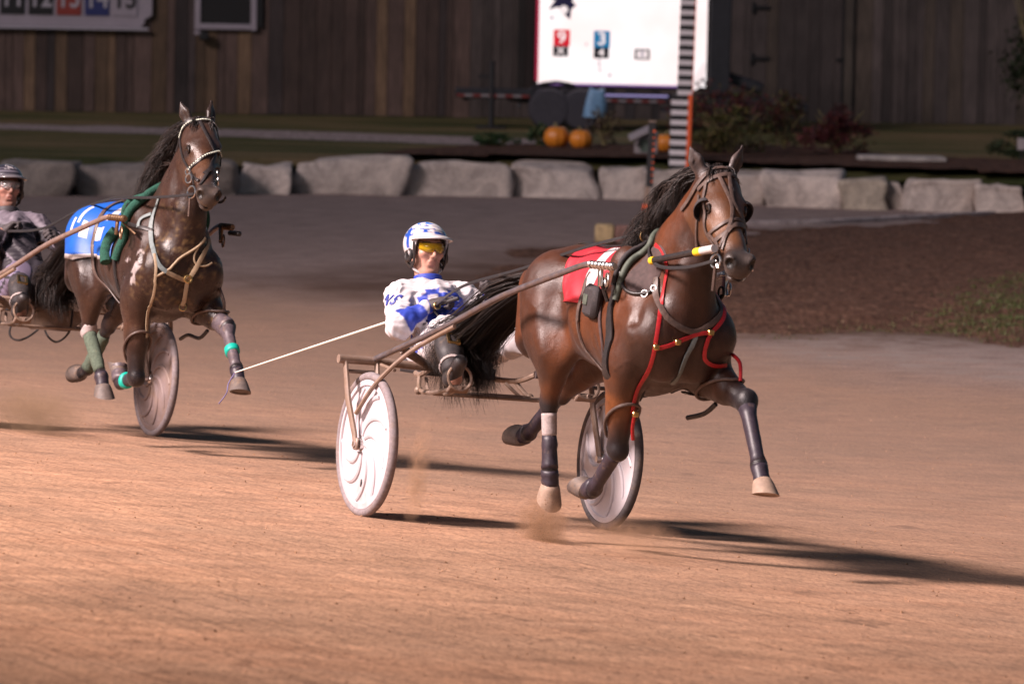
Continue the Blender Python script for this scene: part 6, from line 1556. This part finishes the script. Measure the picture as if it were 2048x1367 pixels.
def tack2():
    k = 2; P = POSE[k]; R = HORSE[k]['root']; hp = HORSE[k]['hp']; BL, BR, TN, GS = M['black_leather'], M['brown_leather'], M['tan_leather'], M['grey_strap']
    def mi(u, v):
        if v < 0:
            if .55 < u < .75 and .08 < -v < .45: return 1
            if .40 < u < .62 and .55 < -v < .78: return 1
            if .16 < u < .22 and .38 < -v < .62: return 1
            if .26 < u < .31 and .55 < -v < .80: return 1
            if .10 < u < .14 and .55 < -v < .72: return 1
            if -v > .955: return 1
        return 0
    back_patch(k, "saddle_cloth", .80, 1.46, .88, 1.54, radians(104), [M['blue_cloth'], M['white_cloth']], mi, wave=.006, zc=1.14)
    strap(k, "cloth_strap", [(.99, 0, 1.45), (1.059, -.132, 1.375), (1.105, -.19, 1.299), (1.135, -.22, 1.233), (1.14, -.235, 1.156), (1.163, -.225, 1.082), (1.20, -.21, 1.003), (1.372, -.218, .929), (1.45, -.18, .86), (1.55, -.08, .80)], .022, BR, None, .005, .016)
    strap(k, "backstrap", [(.75, 0, 1.40), (1.05, 0, 1.44), (1.40, 0, 1.43), (1.75, 0, 1.50)], .03, BL, None, .005, .014)
    for s in (-1, 1):
        strap(k, "saddle_roll", [(1.74, 0, 1.53), (1.757, s * .159, 1.45), (1.764, s * .18, 1.43), (1.753, s * .214, 1.387), (1.735, s * .23, 1.332), (1.70, s * .235, 1.27), (1.66, s * .235, 1.18), (1.64, s * .245, 1.09)], 0, M['green_fleece'], tube=.026)
        strap(k, "saddle_roll", [(1.66, 0, 1.52), (1.66, s * .18, 1.43), (1.62, s * .22, 1.36), (1.57, s * .23, 1.29)], 0, M['green_fleece'], tube=.022)
        strap(k, "saddle_roll", [(1.52, s * .235, 1.26), (1.49, s * .24, 1.20), (1.49, s * .245, 1.13), (1.52, s * .245, 1.07)], 0, M['green_fleece'], tube=.036)
        strap(k, "girth", [(1.66, s * .20, 1.42), (1.61, s * .235, 1.28), (1.585, s * .242, 1.15), (1.61, s * .245, 1.05), (1.64, s * .24, .95), (1.66, s * .2, .84), (1.68, s * .08, .77)], .045, BL, None, .008, .008)
        c = MB(); c.box((1.80, s * .322, 1.29), (.03, .016, .11), None, None, .004); c.ring((1.86, s * .315, 1.25), (.2, 1, 0), .035, .005, 16, 6); c.tube([(1.79, s * .31, 1.33), (1.95, s * .26, 1.25)], .006, 6); c.build("shaft_coupling", M['old_brass'], R)
    strap(k, "breast_collar", [(1.95, -.12, 1.47), (1.939, -.13, 1.447), (1.92, -.15, 1.376), (1.95, -.171, 1.302), (2.012, -.183, 1.224), (2.119, -.198, 1.143), (2.152, -.177, 1.083), (2.163, -.134, 1.05)], .026, GS, None, .005, .006)
    strap(k, "breast_collar", [(2.163, -.134, 1.05), (2.164, -.071, 1.028), (2.15, -.003, 1.012), (2.16, .029, 1.056), (2.159, .067, 1.133), (2.126, .113, 1.208), (1.987, .178, 1.25)], .026, TN, None, .005, .006)
    strap(k, "pull_strap", [(1.90, -.28, 1.315), (1.86, -.21, 1.344), (1.90, -.154, 1.37)], .024, GS, None, .005, .008); strap(k, "pull_strap", [(1.72, -.235, 1.31), (1.874, -.216, 1.29), (1.933, -.192, 1.284), (1.976, -.168, 1.277)], .022, BL, None, .005, .008)
    strap(k, "hopple_hanger", [(2.119, -.198, 1.143), (2.148, -.191, 1.072), (2.145, -.189, 1.019), (2.117, -.175, .941), (2.03, -.165, .828), (1.99, -.16, .782), (1.94, -.15, .665)], .016, TN, None, .005, .008)
    strap(k, "breast_rope", [(2.147, -.187, 1.022), (2.165, -.114, 1.067), (2.158, -.061, 1.134), (2.155, .046, 1.204), (2.131, .095, 1.26)], 0, TN, None, tube=.008); strap(k, "breast_rope", [(2.154, .051, 1.205), (2.157, .027, 1.151), (2.161, .046, 1.105), (2.161, .103, 1.099), (2.148, .145, 1.122)], 0, TN, None, tube=.006)
    strap(k, "collar_strap", [(2.15, .002, 1.012), (2.136, .002, .954), (2.093, .008, .873)], .024, TN, None, .005, .008); MB().ring((2.10, .008, .855), (1, -.3, .2), .02, .004, 16, 6).build("collar_ring", M['brass'], R); MB().ring((2.175, 0, 1.02), (1, -.1, .1), .02, .006, 16, 6).build("collar_ring", M['brass'], R)
    loop(k, "hopple_loop", P['fr'][1], P['fr'][2], .60, BR, .008, (-.1, 0, .05)); loop(k, "hopple_loop", P['fl'][1], P['fl'][2], .42, BR, .008, (0, 0, .12))
    h = MB(); h.tube(catmull([(2.00, .21, .73), (1.93, .19, .68), (1.80, .17, .69), (1.70, .16, .66)], 5), .011, 8); h.build("hopple_tail", BL, R)
    h = MB(); h.tube(catmull([(2.08, .23, .98), (2.12, .25, .90), (2.10, .26, .82)], 5), .010, 8); h.build("hopple_tail", BR, R)
    sleeve(k, "bandage", P['hr'][2], P['hr'][3], .12, .90, M['bandage'], .008, m=12, wrinkle=.05); sleeve(k, "bandage", P['hr'][2], P['hr'][3], .0, .13, M['bandage_white'], .006); sleeve(k, "bell_boot", P['hr'][3], P['hr'][4], -.3, 1.2, M['boot'], .003, wrinkle=.05)
    sleeve(k, "bandage", P['hl'][2], P['hl'][3], .2, .98, M['bandage'], .010, m=12, wrinkle=.05)
    sleeve(k, "leg_boot", P['fl'][2], P['fl'][3], .06, .98, M['boot_grey'], .003, wrinkle=.05); sleeve(k, "tape", P['fl'][2], P['fl'][3], .48, .62, M['teal'], .013); sleeve(k, "knee_boot", P['fl'][1], P['fl'][2], .74, 1.04, M['boot_grey'], .003, wrinkle=.05); sleeve(k, "bell_boot", P['fl'][3], P['fl'][4], .1, 1.15, M['boot'], .003, wrinkle=.05)
    sleeve(k, "leg_boot", P['fr'][2], P['fr'][3], .1, .98, M['boot'], .003, wrinkle=.05); sleeve(k, "tape", P['fr'][2], P['fr'][3], .55, .72, M['teal'], .015); sleeve(k, "bell_boot", P['fr'][3], P['fr'][5], .1, .65, M['boot_grey'], .014, wrinkle=.08)
    G = BL
    br = strap(k, "bridle", [(2.0, -.10, 1.75), (2.02, -.075, 1.83), (2.055, -.055, 1.90), (2.10, .0, 1.93), (2.10, .07, 1.93), (2.06, .13, 1.89), (2.02, .15, 1.80)], .022, G, None, .005, .006)
    def bs(name, pts, w=.017, m=G): return strap(k, name, pts, w, m, br, .005, .005)
    def studded(name, pts, w):
        o = bs(name, pts, w); Pn, Nn = snap(k, pts, 9); st = MB()
        for i in range(1, len(Pn) - 1, 2):
            tg = (Pn[i + 1] - Pn[i - 1]).normalized(); nn = Nn[i]; sd_ = tg.cross(nn).normalized(); st.box(Pn[i] + nn * .013, (.010, .009, .005), Matrix((tg, sd_, nn)).transposed(), None, .002)
        st.build("studs", M['stud'], o); return o
    studded("browband", [(2.02, -.065, 1.82), (2.03, -.058, 1.85), (2.056, -.054, 1.879), (2.109, -.032, 1.91), (2.14, -.003, 1.923), (2.146, .035, 1.929), (2.137, .067, 1.924), (2.11, .11, 1.90)], .022)
    bs("cheek_strap", [(2.03, -.065, 1.83), (2.075, -.085, 1.783), (2.177, -.092, 1.718), (2.274, -.092, 1.655), (2.358, -.09, 1.592), (2.42, -.09, 1.54)]); bs("cheek_strap", [(2.10, .12, 1.89), (2.17, .14, 1.79), (2.25, .12, 1.68), (2.38, .06, 1.57)])
    studded("noseband", [(2.29, -.088, 1.64), (2.335, -.066, 1.69), (2.345, -.017, 1.733), (2.33, .035, 1.753), (2.29, .079, 1.759), (2.25, .10, 1.72)], .020)
    bs("face_strap", [(2.155, .002, 1.916), (2.241, .010, 1.847), (2.307, .032, 1.774), (2.33, .049, 1.735), (2.38, .02, 1.69)]); bs("noseband", [(2.44, -.05, 1.61), (2.426, -.019, 1.648), (2.39, .017, 1.672), (2.34, .06, 1.68), (2.30, .09, 1.66)], .024)
    bs("face_strap", [(2.33, .045, 1.733), (2.40, .0, 1.68), (2.428, -.026, 1.648), (2.47, -.06, 1.598), (2.50, -.085, 1.55)]); bs("jaw_strap", [(2.29, -.09, 1.64), (2.38, -.09, 1.60), (2.46, -.085, 1.58)])
    for s in (-1, 1):
        b_ = MB(); c = V3(hp(.515, s * (.085 if s < 0 else .07), -.045)); b_.ring(c, (.3, s * .9, .1), .034, .005, 20, 6); b_.ring(c + Vector((-.045, s * .006, .075)), (.3, s * .9, .1), .026, .0045, 18, 6); b_.ring(c + Vector((-.065, s * .008, .115)), (.3, s * .9, .1), .019, .004, 16, 6); b_.build("bit_ring", M['steel'], br)
    dt = MB(); dt.tube([V3(hp(.52, -.09, -.06)), V3(hp(.58, -.085, -.17))], .008, 6); dt.build("hanging_strap", BR, br)
    MB().box(Vector((2.02, .32, 1.30)), (.16, .03, .03), None, None, .008).build("rein_clip", BL, R)
M['boot_grey'] = simple('leg_boot_grey', (.085, .065, .075), .5, 0, .4, 45, .3, .003, (DUST, 20, .52, .6)); M['stud'] = simple('stud_pale', (.62, .66, .55), .25, 0, .1, 40, 0)
tack2()
# ------------------------------------------------------------------ reins and whip
def reins(k, pts_r, pts_l, lab):
    R = thing("reins", lab, "reins", RIG[k], "driving lines")
    for pts in (pts_r, pts_l):
        c = catmull(pts, 8); mb = MB(); nr = [Vector((0, -1 if pts is pts_r else 1, .25))] * len(c); mb.ribbon(c, nr, .016, .004); mb.build("rein", M['black_leather'], R)
    return R
hR, hL = V3(DRV[1]['haR']), V3(DRV[1]['haL'])
R1 = reins(1, [hR + Vector((.04, .02, .01)), (-.1, -.16, 1.165), (.6, -.18, 1.275), (1.30, -.14, 1.42), (1.735, -.085, 1.485), (1.95, -.155, 1.395), (2.1, -.165, 1.35), (2.35, -.15, 1.36), (2.56, -.125, 1.40)],
           [hL + Vector((.04, -.02, .01)), (.1, .15, 1.20), (.7, .16, 1.32), (1.30, .12, 1.43), (1.735, .085, 1.485), (2.0, .17, 1.40), (2.3, .13, 1.37), (2.53, .06, 1.38)], "dark leather reins from the white and blue driver's gloves to the front horse's bit")
for q, (p, r) in enumerate(((hR + Vector((.06, .02, .01)), .016), (hL + Vector((.055, -.02, .012)), .020))): MB().ring(p, (1, 0, .2), r, .005, 16, 6).build("rein_buckle", M['brass'], R1)
tl = MB(); tl.tube(catmull([hR + Vector((.03, .02, -.02)), hR + Vector((.12, .10, -.12)), hR + Vector((.10, .14, -.02)), hL + Vector((.02, -.04, -.02))], 6), .007, 6); tl.build("rein_end", M['black_leather'], R1)
gR, gL = V3(DRV[2]['haR']), V3(DRV[2]['haL'])
R2 = reins(2, [gR + Vector((.04, .02, .01)), (.0, -.15, 1.22), (.7, -.16, 1.36), (1.35, -.20, 1.44), (1.73, -.215, 1.455), (2.0, -.20, 1.465), (2.3, -.16, 1.485), (2.50, -.13, 1.505)],
           [gL + Vector((.04, -.02, .01)), (.1, .15, 1.24), (.7, .16, 1.36), (1.35, .17, 1.46), (1.72, .15, 1.50), (2.1, .17, 1.47), (2.47, .07, 1.50)], "dark leather reins of the left horse, running over its blue cloth")
lp = MB(); lp.tube(catmull([(-.62, -.05, .72), (-.50, -.14, .56), (-.36, -.12, .52), (-.25, -.04, .60), (-.22, .03, .74), (-.30, .02, .60), (-.20, .06, .53), (-.08, .10, .60), (-.10, .12, .74)], 6), .007, 6); lp.build("rein_end", M['black_leather'], R2)
W = thing("whip", "long thin white whip held out sideways by the white and blue driver", "whip", RIG[1])
a, b = hR + Vector((.03, .035, .012)), Vector((-1.50, -.80, .605)); MB().tube([a.lerp(b, .0), a.lerp(b, .3), a.lerp(b, .65), a.lerp(b, 1)], [.0075, .0065, .0052, .0038], 8).build("whip_shaft", M['whip'], W)
MB().tube([a.lerp(b, -.10), a.lerp(b, .10)], .0105, 8).build("whip_handle", M['black_leather'], W)
MB().tube(catmull([b, b + Vector((-.03, -.02, -.06)), b + Vector((-.02, -.03, -.11)), b + Vector((-.09, -.04, -.17))], 5), .0035, 5).build("whip_lash", simple('lash_violet', (.16, .14, .28), .7), W)
# ------------------------------------------------------------------ loose dirt and kicked-up dust
def specks(name, n, posf, smin, smax, cols, label):
    rnd = random.Random(sum(map(ord, label))); vs = []; fs = []; cs = []
    for i in range(n):
        p = Vector(posf(rnd)); s = smin + (smax - smin) * rnd.random() ** 3; q = Matrix.Rotation(rnd.uniform(0, 6), 3, 'Z') @ Matrix.Rotation(rnd.uniform(0, 6), 3, 'X'); b = len(vs); c = rnd.choice(cols)
        o = [Vector(v) * s * rnd.uniform(.6, 1.2) for v in ((1, 0, 0), (-1, 0, 0), (0, 1, 0), (0, -1, 0), (0, 0, 1), (0, 0, -1))]
        vs += [p + q @ v for v in o]; cs += [c] * 6
        for f in ((0, 2, 4), (2, 1, 4), (1, 3, 4), (3, 0, 4), (2, 0, 5), (1, 2, 5), (3, 1, 5), (0, 3, 5)): fs.append(tuple(b + x for x in f))
    return tag(mesh_obj(name, vs, fs, M['clod'], None, False, np.array(cs)), label, kind='stuff')
m_, nt_, bs_ = newmat('dirt_clod'); at_ = nt_.nodes.new("ShaderNodeVertexColor"); at_.layer_name = "Col"; nt_.links.new(at_.outputs[0], bs_.inputs["Base Color"]); bs_.inputs["Roughness"].default_value = .95; bs_.inputs["Specular IOR Level"].default_value = .1
M['clod'] = m_
TC = [(.36, .20, .12), (.28, .15, .085), (.44, .26, .16), (.20, .11, .065), (.33, .22, .15)]
def gpos(rnd):
    y = 13.5 + 34 * rnd.random() ** 1.2; x = rnd.uniform(-.125, .125) * y * 1.0; z = float(ground_h(np.array(x), np.array(y))); return (x, y, z + .001)
specks("dirt_clods", 3500, gpos, .002, .009, [(.22, .12, .07), (.30, .17, .10), (.16, .09, .055), (.36, .21, .13)], "small dirt clods strewn over the tan track")
def dust_mat(name, dens, col):
    m = bpy.data.materials.new(name); m.use_nodes = True; nt = m.node_tree; nt.nodes.remove(nt.nodes["Principled BSDF"]); out = nt.nodes["Material Output"]
    v = nt.nodes.new("ShaderNodeVolumePrincipled"); tc = nt.nodes.new("ShaderNodeTexCoord"); n = noise_node(nt, 11, 5, .7, tc.outputs["Object"], 1.6)
    # thins out towards the skin of the puff
    gd = nt.nodes.new("ShaderNodeVectorMath"); gd.operation = 'LENGTH'; ma = nt.nodes.new("ShaderNodeMapping"); ma.inputs["Location"].default_value = (-1, -1, -1); ma.inputs["Scale"].default_value = (2, 2, 2)
    nt.links.new(tc.outputs["Generated"], ma.inputs[0]); nt.links.new(ma.outputs[0], gd.inputs[0])
    f = ramp(nt, gd.outputs["Value"], [(.15, (1, 1, 1)), (1.0, (0, 0, 0))]); d = ramp(nt, n.outputs[0], [(.42, (0, 0, 0)), (.68, (1, 1, 1))])
    nt.links.new(mathn(nt, 'MULTIPLY', mathn(nt, 'MULTIPLY', f, d), dens), v.inputs["Density"]); v.inputs["Color"].default_value = (*col, 1)
    nt.links.new(v.outputs[0], out.inputs["Volume"]); return m
def puff(rig, c, r, dens, lab, col=(.80, .46, .28), tilt=0):
    o = MB().ball((0, 0, 0), r, 16, 10).build("dust", dust_mat('dust_' + str(len(bpy.data.materials)), dens, col), None, True, False, RIG[rig] @ Matrix.Translation(c) @ Matrix.Rotation(tilt, 4, 'Y')); return tag(o, lab, kind='stuff')
def plume(rig, base, drift, h, w, n, lab, cols=TC):
    Rm = RIG[rig]
    def f(rnd):
        t = rnd.random() ** 1.6; return Rm @ (Vector(base) + Vector(drift) * t + Vector((rnd.gauss(0, w * (.4 + t)), rnd.gauss(0, w * .5), h * t + rnd.gauss(0, .02) + .01)))
    specks("dust", n, f, .0008, .0042, cols, lab)
plume(1, (1.0, -.16, -.02), (.04, 0, 0), .22, .04, 220, "dirt thrown up under the front horse's hind hoof", [(.22, .12, .06), (.30, .17, .09), (.15, .08, .045)])
plume(1, (1.22, -.22, -.02), (.10, 0, 0), .07, .05, 220, "low spray of dirt between the front horse's hooves", [(.22, .12, .06), (.30, .17, .09)])
puff(1, (.42, -.56, .24), (.085, .06, .30), 34, "thin wisp of tan dust rising behind the front sulky's white wheel", tilt=.15)
puff(1, (1.08, -.18, .06), (.26, .10, .17), 34, "brown dust puff under the front horse's hooves", (.55, .30, .17))
puff(2, (.40, -.80, .06), (.16, .10, .12), 45, "dark dust kicked up at the left edge of the track", (.16, .09, .05))
puff(1, (1.9, -.1, .08), (.5, .25, .12), 5, "faint dust hanging over the track below the front horse")
puff(2, (.55, -.30, .12), (.55, .30, .18), 9, "faint dust haze under the left horse's hooves", (.5, .32, .2))
